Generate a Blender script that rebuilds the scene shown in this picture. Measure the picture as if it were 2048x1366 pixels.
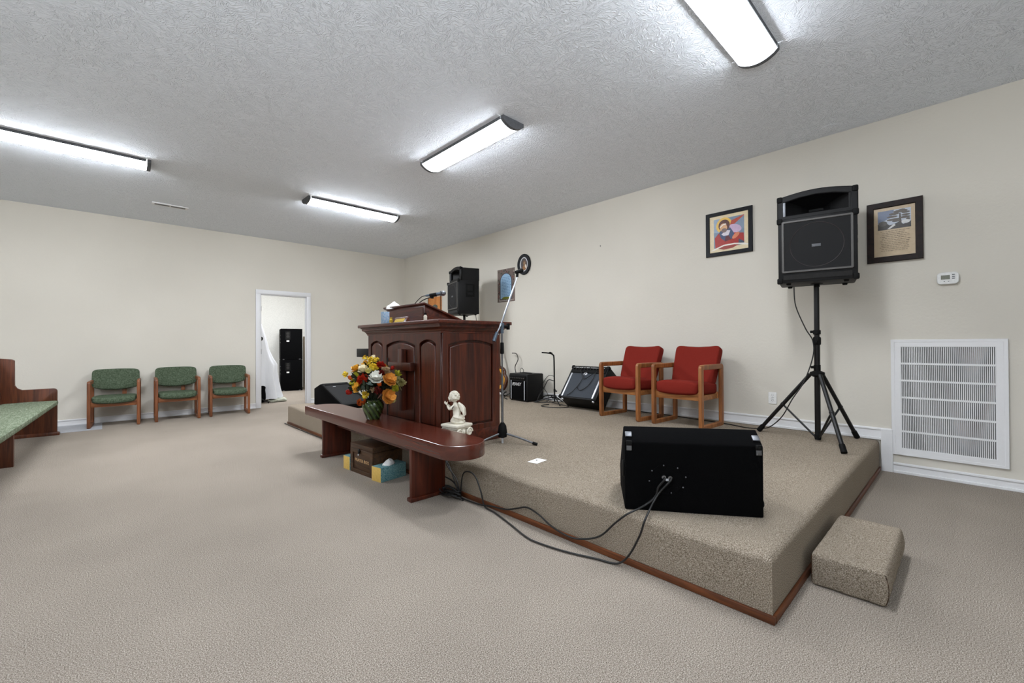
import bpy, bmesh, math, random
from mathutils import Vector, Matrix, noise
random.seed(7)
D = bpy.data
for o in list(D.objects): D.objects.remove(o)
SC = bpy.context.scene
COL = SC.collection
PI = math.pi

# ---------------------------------------------------------------- camera
cam = D.cameras.new('camera'); cam.sensor_width = 36.0; cam.lens = 864.47/2048*36
cam.clip_start = .05; cam.clip_end = 60
camo = D.objects.new('camera', cam); COL.objects.link(camo)
yaw, pit, rol = 0.758593195, 0.00740681809, -0.00505019828
fw = Vector((math.sin(yaw)*math.cos(pit), math.cos(yaw)*math.cos(pit), math.sin(pit)))
rt = Vector((math.cos(yaw), -math.sin(yaw), 0)); up = rt.cross(fw)
r2 = rt*math.cos(rol)+up*math.sin(rol); u2 = -rt*math.sin(rol)+up*math.cos(rol)
m = Matrix((r2, u2, -fw)).transposed().to_4x4(); m.translation = Vector((0, 0, 1.12))
camo.matrix_world = m
SC.camera = camo
# ---------------------------------------------------------------- world, exposure
w = D.worlds.new('world'); SC.world = w; w.use_nodes = True
w.node_tree.nodes['Background'].inputs[0].default_value = (.8, .85, .95, 1)
w.node_tree.nodes['Background'].inputs[1].default_value = .25
SC.view_settings.view_transform = 'Standard'; SC.view_settings.look = 'None'
SC.view_settings.gamma = 1; SC.view_settings.use_curve_mapping = False
SC.view_settings.exposure = 0.44
LAMP = 38.0            # emission of the fluorescent wraparound fixtures
HALL_LAMP = 70.0
X1, Y1, ZC = 4.985, 8.818, 3.084
# unseen fill light added behind the camera, aimed up to brighten the ceiling
fl = D.lights.new('ceiling_fill', 'AREA'); fl.shape = 'DISK'; fl.size = 3.0; fl.energy = 215; fl.color = (.88, .94, 1)
flo = D.objects.new('ceiling_fill', fl); COL.objects.link(flo); flo.location = (-1.5, -.7, 1.2)
flo.rotation_euler = Vector((.0, .0001, 1)).to_track_quat('-Z', 'Y').to_euler()
PZ = .265

# ---------------------------------------------------------------- materials
def lin(c):
    return tuple(((v/255)/12.92 if v/255 <= .04045 else ((v/255+.055)/1.055)**2.4) for v in c)+(1,)
def nd(t, ty, **kw):
    n = t.nodes.new(ty)
    for k, v in kw.items():
        if k in n.inputs: n.inputs[k].default_value = v
        else: setattr(n, k, v)
    return n
def base(name, col, rough=.6, metal=0, spec=.5):
    m = D.materials.new(name); m.use_nodes = True
    b = m.node_tree.nodes['Principled BSDF']
    b.inputs['Base Color'].default_value = lin(col); b.inputs['Roughness'].default_value = rough
    b.inputs['Metallic'].default_value = metal; b.inputs['Specular IOR Level'].default_value = spec
    return m, m.node_tree, b
def bump(t, b, h, strength, dist):
    bn = nd(t, 'ShaderNodeBump'); bn.inputs['Strength'].default_value = strength; bn.inputs['Distance'].default_value = dist
    t.links.new(h, bn.inputs['Height']); t.links.new(bn.outputs[0], b.inputs['Normal'])
def coords(t, scale=(1, 1, 1), rot=(0, 0, 0)):
    tc = nd(t, 'ShaderNodeTexCoord'); mp = nd(t, 'ShaderNodeMapping')
    mp.inputs['Scale'].default_value = scale; mp.inputs['Rotation'].default_value = rot
    t.links.new(tc.outputs['Object'], mp.inputs[0]); return mp.outputs[0]
def ramp(t, fac, stops):
    r = nd(t, 'ShaderNodeValToRGB'); e = r.color_ramp.elements
    while len(e) < len(stops): e.new(.5)
    for i, (p, c) in enumerate(stops): e[i].position = p; e[i].color = lin(c)
    t.links.new(fac, r.inputs[0]); return r.outputs[0]
def plain(name, col, rough=.6, metal=0, spec=.5, grain=0, gs=60, var=0):
    m, t, b = base(name, col, rough, metal, spec)
    co = coords(t)
    n = nd(t, 'ShaderNodeTexNoise', Scale=gs, Detail=3)
    t.links.new(co, n.inputs['Vector'])
    v = var or 6
    c2 = ramp(t, n.outputs['Fac'], [(.3, [max(0, x-v) for x in col]), (.7, [min(255, x+v) for x in col])])
    t.links.new(c2, b.inputs['Base Color'])
    if grain: bump(t, b, n.outputs['Fac'], .5, grain)
    return m
def wood(name, dark, light, axis='z', rough=.35, scale=1, spec=.5, fine=1):
    m, t, b = base(name, light, rough, 0, spec)
    s = {'x': (.6, 9, 9), 'y': (9, .6, 9), 'z': (9, 9, .6)}[axis]
    co = coords(t, tuple(v*scale for v in s))
    n = nd(t, 'ShaderNodeTexNoise', Scale=2.2, Detail=5, Distortion=1.2)
    t.links.new(co, n.inputs['Vector'])
    s2 = {'x': (3, 90, 90), 'y': (90, 3, 90), 'z': (90, 90, 3)}[axis]
    co2 = coords(t, tuple(v*scale for v in s2))
    n2 = nd(t, 'ShaderNodeTexNoise', Scale=2.5, Detail=2); t.links.new(co2, n2.inputs['Vector'])
    mx = nd(t, 'ShaderNodeMath', operation='MULTIPLY_ADD'); mx.inputs[1].default_value = .45*fine
    t.links.new(n2.outputs['Fac'], mx.inputs[0]); t.links.new(n.outputs['Fac'], mx.inputs[2])
    mid = [(a+c)/2 for a, c in zip(dark, light)]
    c = ramp(t, mx.outputs[0], [(.5, dark), (.68, mid), (.86, light)])
    t.links.new(c, b.inputs['Base Color']); bump(t, b, mx.outputs[0], .15, .001)
    return m
def carpet(name, cols, bs=.55):
    m, t, b = base(name, cols[1], 1.0, 0, .05)
    co = coords(t)
    v = nd(t, 'ShaderNodeTexVoronoi', Scale=230); v.feature = 'F1'
    n = nd(t, 'ShaderNodeTexNoise', Scale=240, Detail=2.5, Roughness=.6)
    n3 = nd(t, 'ShaderNodeTexNoise', Scale=1.3, Detail=3)
    for q in (v, n, n3): t.links.new(co, q.inputs['Vector'])
    c = ramp(t, n.outputs['Fac'], [(.32, cols[0]), (.5, cols[1]), (.68, cols[2])])
    c3 = ramp(t, n3.outputs['Fac'], [(.35, (234, 234, 234)), (.65, (246, 246, 246))])
    mx = nd(t, 'ShaderNodeMixRGB', blend_type='MULTIPLY'); mx.inputs[0].default_value = 1
    t.links.new(c, mx.inputs[1]); t.links.new(c3, mx.inputs[2])
    t.links.new(mx.outputs[0], b.inputs['Base Color'])
    sm = nd(t, 'ShaderNodeMath', operation='SUBTRACT'); t.links.new(n.outputs['Fac'], sm.inputs[0]); t.links.new(v.outputs['Distance'], sm.inputs[1])
    bump(t, b, sm.outputs[0], bs, .0032)
    return m
def emis(name, col, s):
    m = D.materials.new(name); m.use_nodes = True; t = m.node_tree
    t.nodes.remove(t.nodes['Principled BSDF'])
    e = nd(t, 'ShaderNodeEmission'); e.inputs[0].default_value = lin(col); e.inputs[1].default_value = s
    t.links.new(e.outputs[0], t.nodes['Material Output'].inputs[0]); return m

def wall_mat():
    m, t, b = base('wall_paint', (222, 217, 208), .75, 0, .25)
    co = coords(t)
    n = nd(t, 'ShaderNodeTexNoise', Scale=45, Detail=3, Distortion=.6); n2 = nd(t, 'ShaderNodeTexNoise', Scale=.8, Detail=2)
    for q in (n, n2): t.links.new(co, q.inputs['Vector'])
    c = ramp(t, n2.outputs['Fac'], [(.35, (209, 204, 193)), (.65, (215, 210, 199))])
    t.links.new(c, b.inputs['Base Color']); bump(t, b, n.outputs['Fac'], .28, .004)
    return m
def ceiling_mat():
    m, t, b = base('stomped_ceiling_paint', (238, 243, 250), .85, 0, .15)
    co = coords(t)
    # crow's-foot brush strokes: short ridges whose direction differs in every stomp cell
    hs = []
    for sc, ofs, st in ((9.5, 0, (19, 105, 1)), (12, 3.7, (23, 125, 1))):
        v = nd(t, 'ShaderNodeTexVoronoi', Scale=sc)
        mp = nd(t, 'ShaderNodeMapping'); mp.inputs['Location'].default_value = (ofs, ofs*.7, 0); t.links.new(co, mp.inputs[0])
        dn = nd(t, 'ShaderNodeTexNoise', Scale=9, Detail=2); t.links.new(mp.outputs[0], dn.inputs['Vector'])
        dm = nd(t, 'ShaderNodeVectorMath', operation='MULTIPLY_ADD'); dm.inputs[1].default_value = (.10, .10, 0)
        t.links.new(dn.outputs['Color'], dm.inputs[0]); t.links.new(mp.outputs[0], dm.inputs[2])
        t.links.new(dm.outputs[0], v.inputs['Vector'])
        sp = nd(t, 'ShaderNodeSeparateColor'); t.links.new(v.outputs['Color'], sp.inputs[0])
        an = nd(t, 'ShaderNodeMath', operation='MULTIPLY'); an.inputs[1].default_value = 6.28; t.links.new(sp.outputs[0], an.inputs[0])
        vr = nd(t, 'ShaderNodeVectorRotate'); vr.rotation_type = 'Z_AXIS'; t.links.new(dm.outputs[0], vr.inputs['Vector']); t.links.new(an.outputs[0], vr.inputs['Angle'])
        ms = nd(t, 'ShaderNodeMapping'); ms.inputs['Scale'].default_value = st; t.links.new(vr.outputs[0], ms.inputs[0])
        n = nd(t, 'ShaderNodeTexNoise', Scale=1, Detail=1.5, Distortion=.4); t.links.new(ms.outputs[0], n.inputs['Vector'])
        mr = nd(t, 'ShaderNodeMapRange'); mr.inputs['From Min'].default_value = .52; mr.inputs['From Max'].default_value = .66; t.links.new(n.outputs['Fac'], mr.inputs['Value'])
        hs.append(mr.outputs[0])
    mx = nd(t, 'ShaderNodeMath', operation='MAXIMUM'); t.links.new(hs[0], mx.inputs[0]); t.links.new(hs[1], mx.inputs[1])
    bump(t, b, mx.outputs[0], 1.0, .0040)
    return m
M = {}
M['wall'] = wall_mat()
M['ceil'] = ceiling_mat()
M['carpet'] = carpet('loop_carpet', [(94, 85, 75), (155, 144, 132), (206, 196, 184)])
M['stage'] = carpet('stage_carpet', [(106, 94, 78), (160, 147, 130), (202, 189, 173)], 1.0)
M['white_trim'] = plain('white_gloss_trim', (230, 230, 231), .4, var=1)
M['door_white'] = plain('door_casing_paint', (219, 219, 221), .4, var=1)
M['hall_wall'] = plain('storeroom_paint', (232, 231, 226), .8)
M['oak_trim'] = wood('orange_oak_trim', (66, 32, 12), (112, 60, 26), 'x', .5)
M['oak_trim_y'] = wood('orange_oak_trim_y', (66, 32, 12), (112, 60, 26), 'y', .5)
M['cherry'] = wood('cherry_vertical', (44, 17, 10), (88, 37, 20), 'z', .36)
M['cherry_h'] = wood('cherry_horizontal', (48, 19, 12), (94, 41, 26), 'y', .33)
M['cherry_x'] = wood('cherry_cross_grain', (46, 18, 11), (96, 44, 26), 'x', .33)
M['bench'] = wood('mahogany_bench', (78, 33, 22), (96, 42, 29), 'y', .24, spec=.8, fine=.15)
M['bench_leg'] = wood('mahogany_leg', (64, 24, 12), (100, 43, 24), 'z', .35, fine=.4)
M['oak'] = wood('oak_vertical', (106, 60, 28), (162, 104, 56), 'z', .45)
M['oak_y'] = wood('oak_along', (106, 60, 28), (162, 104, 56), 'y', .45)
M['oak_x'] = wood('oak_across', (120, 70, 32), (176, 118, 66), 'x', .45)
M['brown_oak'] = wood('brown_oak_vertical', (88, 48, 26), (146, 88, 52), 'z', .45)
M['brown_oak_x'] = wood('brown_oak_across', (96, 54, 28), (154, 96, 56), 'x', .45)
M['pew'] = wood('pew_walnut', (58, 28, 15), (102, 54, 30), 'z', .4)
M['chest'] = wood('chest_wood', (42, 25, 12), (84, 56, 32), 'y', .5)
M['red'] = plain('brick_red_upholstery', (117, 35, 27), .9, 0, .1, .001, 420, 9)
M['green'] = plain('green_plush', (76, 88, 70), .95, 0, .1, .003, 60, 17)
def pewfab():
    m, t, b = base('green_pew_fabric', (112, 126, 104), .95, 0, .1)
    co = coords(t, (26, 5, 10), (0, 0, .9)); n = nd(t, 'ShaderNodeTexNoise', Scale=3, Detail=4, Distortion=1.5); t.links.new(co, n.inputs['Vector'])
    c = ramp(t, n.outputs['Fac'], [(.36, (96, 106, 86)), (.5, (112, 122, 101)), (.68, (142, 150, 132))]); t.links.new(c, b.inputs['Base Color']); bump(t, b, n.outputs['Fac'], .4, .004)
    return m
M['green_seat'] = pewfab()
M['black'] = plain('black_carpet_covering', (6, 6, 7), .95, 0, .08, .001, 300, 3)
M['black2'] = plain('black_vinyl', (14, 14, 15), .55, 0, .25, .0006, 260, 4)
M['grille'] = plain('dark_metal_grille', (26, 26, 27), .7, .0, .2, .001, 700, 7)
M['grille_b'] = plain('slate_grille_cloth', (58, 63, 70), .75, 0, .3, .001, 500, 8)
M['blackmetal'] = plain('black_tube_metal', (10, 10, 11), .4, 0, .35, var=3)
M['rubber'] = plain('black_rubber', (8, 8, 8), .7, 0, .2, var=3)
M['chrome'] = plain('chrome', (150, 154, 160), .28, 1)
M['steel'] = plain('brushed_steel', (120, 122, 126), .5, 1)
M['greybody'] = plain('blue_grey_metal', (96, 110, 124), .35, .6)
M['silver'] = plain('silver_strip', (214, 216, 222), .3, .3)
M['plastic'] = plain('white_plastic', (226, 226, 224), .4)
M['lcd'] = plain('grey_green_lcd', (112, 114, 100), .3)
M['dark'] = plain('dark_void', (22, 21, 20), .9)
M['cap'] = plain('lamp_end_cap_grey', (84, 86, 90), .6)  # lamp end caps: their backlit shade is put into this grey
M['statue'] = plain('cream_plaster', (226, 220, 204), .45, 0, .5, .0008, 60, 7)
M['paper'] = plain('white_paper', (236, 235, 232), .9)
M['text_w'] = plain('pale_lettering', (205, 205, 205), .5)
M['text_d'] = plain('dark_print', (58, 50, 44), .8)
M['text_c'] = plain('tan_lettering', (206, 168, 120), .7)
M['frame_b'] = plain('black_frame', (12, 14, 20), .45, 0, .25)
M['frame_d'] = wood('dark_brown_frame', (16, 8, 6), (36, 19, 13), 'z', .5, spec=.25)
M['brass'] = plain('brass', (196, 164, 52), .35, .35)
M['yellow_card'] = plain('tissue_box_end_yellow', (214, 178, 92), .7)
M['hinge'] = plain('dark_hinge', (70, 66, 62), .4, .8)
M['cable'] = plain('black_cable_rubber', (18, 17, 17), .5)
M['grey_cable'] = plain('pale_cable', (150, 150, 150), .5)
M['leaf'] = plain('dark_green_leaf', (28, 40, 20), .6, 0, .4, 0, 30, 14)
M['amber'] = plain('amber_sunburst', (196, 138, 40), .2)
M['burst'] = plain('sunburst_edge', (70, 34, 16), .2)
M['plaque'] = wood('orange_plaque_wood', (170, 96, 40), (214, 144, 78), 'y', .5)
M['board'] = wood('grey_brown_board', (88, 80, 70), (140, 128, 110), 'z', .8)
M['patch'] = plain('pale_lit_floor', (168, 170, 176), .7)  # lighter tone of the lit carpet, put into the colour
M['lamp'] = emis('lit_diffuser', (244, 249, 255), LAMP)
M['lamp_far'] = emis('lit_diffuser_boosted', (244, 249, 255), 64)  # emission raised above the near fixtures to lighten the far end
M['lamp_dim'] = emis('lit_diffuser_dimmed', (244, 249, 255), 15)  # emission cut to hold down the foreground floor and stage side
M['hall_lamp'] = emis('lit_hall_diffuser', (246, 250, 255), HALL_LAMP)
def tissue_mat(name, a, b_, sc):
    m, t, b = base(name, a, .6)
    co = coords(t); n = nd(t, 'ShaderNodeTexNoise', Scale=sc, Detail=3, Distortion=2.5); t.links.new(co, n.inputs['Vector'])
    c = ramp(t, n.outputs['Fac'], [(.40, a), (.5, b_), (.58, a)]); t.links.new(c, b.inputs['Base Color']); return m
M['teal'] = tissue_mat('teal_patterned_card', (74, 124, 130), (140, 176, 176), 38)
M['bluemarb'] = tissue_mat('blue_marbled_card', (104, 146, 176), (176, 178, 190), 40)
def vase_mat():
    m, t, b = base('green_glazed_ceramic', (50, 70, 30), .15, 0, .6)
    co = coords(t, (1, 1, 1), (0, .6, .3)); wv = nd(t, 'ShaderNodeTexWave', Scale=9, Distortion=1.5); t.links.new(co, wv.inputs['Vector'])
    c = ramp(t, wv.outputs['Fac'], [(.2, (34, 48, 22)), (.8, (66, 84, 42))]); t.links.new(c, b.inputs['Base Color']); bump(t, b, wv.outputs['Fac'], .5, .006)
    return m
M['vase'] = vase_mat()
def sheet_mat():
    m, t, b = base('white_sheet', (226, 228, 234), .9); return m
M['sheet'] = sheet_mat()
FL = {'yel': (226, 196, 60), 'gold': (224, 168, 56), 'crm': (232, 222, 190), 'wht': (222, 222, 212), 'pale': (228, 218, 140), 'red': (150, 26, 14), 'beige': (186, 160, 128),
      'redor': (186, 48, 20), 'org': (222, 152, 66), 'grn': (176, 168, 112), 'ylg': (180, 178, 52), 'org2': (190, 84, 26), 'burg': (104, 26, 20), 'blu': (150, 172, 166)}
FC = {}
def flm(c):
    if c not in FC: FC[c] = plain('petal_'+c, FL[c], .8, 0, .2, 0, 80, 14)
    return FC[c]
PC = {}
def pcol(c, rough=.35):
    k = 'print_%02x%02x%02x' % c
    if k not in PC: PC[k] = plain('printed_ink', c, rough, 0, .4, 0, 40, 5)
    return PC[k]

# ---------------------------------------------------------------- mesh helpers
class B:
    def __init__(s): s.b = bmesh.new(); s.mi = 0
    def _t(s, vs, mat):
        for v in vs: v.co = mat @ v.co
    def _m(s, vs):
        for f in {f for v in vs for f in v.link_faces}: f.material_index = s.mi
    def box(s, c, d, rot=None, bev=0, seg=2):
        r = bmesh.ops.create_cube(s.b, size=1); vs = r['verts']
        for v in vs: v.co = Vector((v.co.x*d[0], v.co.y*d[1], v.co.z*d[2]))
        if bev:
            es = list({e for v in vs for e in v.link_edges})
            q = bmesh.ops.bevel(s.b, geom=es, offset=bev, segments=seg, affect='EDGES', profile=.5)
            vs = list({v for f in q['faces'] for v in f.verts} | {v for v in vs if v.is_valid})
            vs = [v for v in vs if v.is_valid]
        mt = Matrix.Translation(Vector(c))
        if rot: mt = mt @ (rot if isinstance(rot, Matrix) else Matrix.Rotation(rot, 4, 'Z'))
        s._t(vs, mt); s._m(vs); return vs
    def cyl(s, a, b_, r0, r1=None, seg=12, caps=True):
        a = Vector(a); b_ = Vector(b_); d = b_-a
        if r1 is None: r1 = r0
        r = bmesh.ops.create_cone(s.b, cap_ends=caps, segments=seg, radius1=r0, radius2=r1, depth=d.length)
        q = Vector((0, 0, 1)).rotation_difference(d.normalized()).to_matrix().to_4x4()
        s._t(r['verts'], Matrix.Translation((a+b_)/2) @ q); s._m(r['verts']); return r['verts']
    def ball(s, c, r, u=14, v=10, rot=None):
        if not hasattr(r, '__len__'): r = (r, r, r)
        q = bmesh.ops.create_uvsphere(s.b, u_segments=u, v_segments=v, radius=1)
        mt = Matrix.Translation(Vector(c))
        if rot: mt = mt @ rot
        s._t(q['verts'], mt @ Matrix.Diagonal((r[0], r[1], r[2], 1))); s._m(q['verts']); return q['verts']
    def sell(s, c, r, e1=.4, e2=.3, u=40, v=16, fn=None, rot=None):
        q = bmesh.ops.create_uvsphere(s.b, u_segments=u, v_segments=v, radius=1)
        def pw(x, e): return math.copysign(abs(x)**e, x)
        for vt in q['verts']:
            x, y, z = vt.co; h = math.hypot(x, y)
            if h > 1e-6: cx, sy = x/h, y/h
            else: cx, sy = 0, 0
            hh = pw(h, e1)
            p = Vector((hh*pw(cx, e2), hh*pw(sy, e2), pw(z, e1)))
            p = Vector((p.x*r[0], p.y*r[1], p.z*r[2]))
            if fn: p = fn(p)
            vt.co = p
        mt = Matrix.Translation(Vector(c))
        if rot: mt = mt @ rot
        s._t(q['verts'], mt); s._m(q['verts']); return q['verts']
    def tube(s, pts, r, seg=8, closed=False, smooth=0):
        pts = [Vector(p) for p in pts]
        if smooth: pts = catmull(pts, smooth, closed)
        n = len(pts); rings = []; prev = None
        for i, p in enumerate(pts):
            a = pts[(i-1) % n] if (closed or i > 0) else p
            c = pts[(i+1) % n] if (closed or i < n-1) else p
            t = (c-a).normalized()
            if prev is None: nn = t.orthogonal().normalized()
            else:
                nn = prev-t*prev.dot(t)
                nn = nn.normalized() if nn.length > 1e-6 else t.orthogonal().normalized()
            prev = nn; bb = t.cross(nn)
            rr = r(i/(n-1)) if callable(r) else r
            rings.append([s.b.verts.new(p+(nn*math.cos(2*PI*k/seg)+bb*math.sin(2*PI*k/seg))*rr) for k in range(seg)])
        for i in range(n if closed else n-1):
            A, Bq = rings[i], rings[(i+1) % n]
            for k in range(seg):
                f = s.b.faces.new((A[k], A[(k+1) % seg], Bq[(k+1) % seg], Bq[k])); f.material_index = s.mi
        if not closed:
            for R_ in (rings[0], rings[-1]):
                f = s.b.faces.new(R_); f.material_index = s.mi
    def lathe(s, prof, c=(0, 0, 0), seg=24):
        c = Vector(c); rings = []
        for r, z in prof:
            rings.append([s.b.verts.new(c+Vector((r*math.cos(2*PI*k/seg), r*math.sin(2*PI*k/seg), z))) for k in range(seg)])
        for A, Bq in zip(rings, rings[1:]):
            for k in range(seg):
                f = s.b.faces.new((A[k], A[(k+1) % seg], Bq[(k+1) % seg], Bq[k])); f.material_index = s.mi
        for R_ in (rings[0], rings[-1]):
            f = s.b.faces.new(R_); f.material_index = s.mi
    def prism(s, pts, a, b_, ax='z', bev=0):
        def P(p, h):
            return {'z': (p[0], p[1], h), 'y': (p[0], h, p[1]), 'x': (h, p[0], p[1])}[ax]
        A = [s.b.verts.new(P(p, a)) for p in pts]; C = [s.b.verts.new(P(p, b_)) for p in pts]
        n = len(pts); fs = [s.b.faces.new(A), s.b.faces.new(C)]
        for i in range(n): fs.append(s.b.faces.new((A[i], A[(i+1) % n], C[(i+1) % n], C[i])))
        for f in fs: f.material_index = s.mi
        vs = A+C
        if bev:
            es = list({e for v in vs for e in v.link_edges})
            q = bmesh.ops.bevel(s.b, geom=es, offset=bev, segments=2, affect='EDGES', profile=.5)
            vs = [v for v in {v for f in q['faces'] for v in f.verts} | set(vs) if v.is_valid]
        return vs
    def poly(s, pts, mi=None):
        f = s.b.faces.new([s.b.verts.new(p) for p in pts]); f.material_index = s.mi if mi is None else mi
        return f
    def mesh(s, name, smooth=True, ang=35):
        bmesh.ops.recalc_face_normals(s.b, faces=s.b.faces)
        me = D.meshes.new(name); s.b.to_mesh(me); s.b.free()
        if smooth:
            for p in me.polygons: p.use_smooth = True
            me.set_sharp_from_angle(angle=math.radians(ang))
        return me
def catmull(pts, k, closed=False):
    out = []; n = len(pts)
    rng = n if closed else n-1
    for i in range(rng):
        if closed: p0, p1, p2, p3 = (pts[(i+j) % n] for j in (-1, 0, 1, 2))
        else: p0, p1, p2, p3 = pts[max(i-1, 0)], pts[i], pts[i+1], pts[min(i+2, n-1)]
        for j in range(k):
            t = j/k
            out.append(.5*((2*p1)+(p2-p0)*t+(2*p0-5*p1+4*p2-p3)*t*t+(3*p1-p0-3*p2+p3)*t**3))
    if not closed: out.append(pts[-1])
    return out
def link(name, me, mats, parent=None, loc=None, rot=None):
    o = D.objects.new(name, me); COL.objects.link(o)
    if not isinstance(mats, (list, tuple)): mats = [mats]
    if not me.materials:
        for q in mats: me.materials.append(q)
    if parent: o.parent = parent
    if loc is not None: o.location = loc
    if rot is not None: o.rotation_euler = rot
    return o
def part(name, b, mats, parent=None, label=None, smooth=True, ang=35, kind=None, loc=None, rot=None):
    o = link(name, b.mesh(name, smooth, ang), mats, parent, loc, rot)
    if label: o['label'] = label
    if kind: o['kind'] = kind
    return o
def tag(o, label, cat, group=None):
    o['label'] = label; o['category'] = cat
    if group: o['group'] = group
    return o
def thing(name, label, cat, loc=(0, 0, 0), rz=0, group=None):
    o = D.objects.new(name, None); COL.objects.link(o); o.location = loc; o.rotation_euler = (0, 0, rz); o.empty_display_size = .1
    return tag(o, label, cat, group)
def single(name, b, mats, label, cat, loc=(0, 0, 0), rz=0, group=None, smooth=True, ang=35):
    o = part(name, b, mats, None, None, smooth, ang, None, loc, (0, 0, rz)); return tag(o, label, cat, group)
def struct(name, b, mats, parent=None, smooth=False):
    o = part(name, b, mats, parent, None, smooth)
    if not parent: o['kind'] = 'structure'
    return o
def dup(root, loc, rz, label):
    def cp(o, par):
        c = o.copy(); COL.objects.link(c)
        if par: c.parent = par
        for ch in kids.get(o, []): cp(ch, c)
        return c
    kids = {}
    for o in list(D.objects):
        if o.parent: kids.setdefault(o.parent, []).append(o)
    r = cp(root, None); r.location = loc; r.rotation_euler = (0, 0, rz); r['label'] = label
    return r
def plate(loops, thick, bev=0, mat=Matrix()):
    """flat board from 2D loops (the first is the outline, the rest are holes), in XY, raised along +Z"""
    cu = D.curves.new('plate', 'CURVE'); cu.dimensions = '2D'; cu.fill_mode = 'BOTH'
    for lp in loops:
        sp = cu.splines.new('POLY'); sp.points.add(len(lp)-1)
        for p, q in zip(sp.points, lp): p.co = (q[0], q[1], 0, 1)
        sp.use_cyclic_u = True
    cu.extrude = max(thick/2-bev, 1e-4); cu.bevel_depth = bev; cu.bevel_resolution = 1
    o = D.objects.new('plate', cu); COL.objects.link(o)
    dg = bpy.context.evaluated_depsgraph_get(); dg.update()
    me = D.meshes.new_from_object(o.evaluated_get(dg)); D.objects.remove(o); D.curves.remove(cu)
    me.materials.clear()
    me.transform(mat @ Matrix.Translation((0, 0, thick/2))); return me
def text_mesh(s, size, mat=Matrix(), ext=.0006, shear=0, space=1):
    cu = D.curves.new('t', 'FONT'); cu.body = s; cu.size = size; cu.align_x = 'CENTER'; cu.align_y = 'CENTER'; cu.extrude = ext; cu.shear = shear; cu.space_character = space
    o = D.objects.new('t', cu); COL.objects.link(o)
    dg = bpy.context.evaluated_depsgraph_get(); dg.update()
    me = D.meshes.new_from_object(o.evaluated_get(dg)); D.objects.remove(o); D.curves.remove(cu)
    me.materials.clear(); me.transform(mat); return me
def lmesh(name, me, mat, parent=None, label=None, loc=None):
    o = link(name, me, mat, parent, loc)
    if label: o['label'] = label
    return o
def ax(u, v, n, o=(0, 0, 0)):
    m = Matrix((Vector(u), Vector(v), Vector(n))).transposed().to_4x4(); m.translation = Vector(o); return m
def rect(x0, y0, x1, y1): return [(x0, y0), (x1, y0), (x1, y1), (x0, y1)]
def arch(x0, x1, y0, ys, yt, n=14):
    """rectangle with a segmental arched head: ys spring line, yt crown"""
    c = (x0+x1)/2; h = (x1-x0)/2; k = yt-ys; R = (h*h+k*k)/(2*k); a = math.asin(min(1, h/R))
    pts = [(x0, y0), (x1, y0)]
    for i in range(n+1):
        t = a-2*a*i/n; pts.append((c+R*math.sin(t), yt-R+R*math.cos(t)))
    return pts
def rrect(x0, y0, x1, y1, r, n=5):
    p = []
    for cx, cy, a0 in ((x1-r, y1-r, 0), (x0+r, y1-r, PI/2), (x0+r, y0+r, PI), (x1-r, y0+r, 3*PI/2)):
        for i in range(n+1):
            a = a0+PI/2*i/n; p.append((cx+r*math.cos(a), cy+r*math.sin(a)))
    return p
RX = lambda a: Matrix.Rotation(a, 4, 'X')
RY = lambda a: Matrix.Rotation(a, 4, 'Y')
RZ = lambda a: Matrix.Rotation(a, 4, 'Z')

# ================================================================ ROOM
XL, YF = -6.2, -4.2
DX0, DX1, DZ = 2.075, 2.885, 2.066
b = B(); b.box(((XL+X1)/2, (YF+12.5)/2, -.05), (X1-XL+.3, 12.5-YF+.2, .1)); struct('floor', b, M['carpet'])
b = B(); b.box(((XL+X1)/2, (YF+Y1)/2, ZC+.05), (X1-XL+.3, Y1-YF+.24, .1)); struct('ceiling', b, M['ceil'])
b = B(); b.box((X1+.06, (YF+Y1)/2, ZC/2), (.12, Y1-YF+.2, ZC)); struct('wall_right', b, M['wall'])
b = B(); b.box((XL-.06, (YF+Y1)/2, ZC/2), (.12, Y1-YF, ZC)); struct('wall_left', b, M['wall'])
b = B(); b.box(((XL+X1)/2, YF-.06, ZC/2), (X1-XL+.3, .12, ZC)); struct('wall_front', b, M['wall'])
b = B(); b.prism([(XL, 0), (DX0, 0), (DX0, DZ), (DX1, DZ), (DX1, 0), (X1, 0), (X1, ZC), (XL, ZC)], Y1, Y1+.08, 'y'); struct('wall_back', b, M['wall'])
# storeroom beyond the doorway
b = B(); b.box((2.75, 12.46, 1.3), (4.6, .1, 2.6)); struct('wall_storeroom_back', b, M['hall_wall'])
b = B(); b.box((.5, 10.7, 1.3), (.1, 3.5, 2.6)); struct('wall_storeroom_left', b, M['hall_wall'])
b = B(); b.box((5.03, 10.7, 1.3), (.1, 3.5, 2.6)); struct('wall_storeroom_right', b, M['hall_wall'])
b = B(); b.box((2.75, 10.7, 2.65), (4.7, 3.6, .1)); struct('ceiling_storeroom', b, M['hall_wall'])
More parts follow.
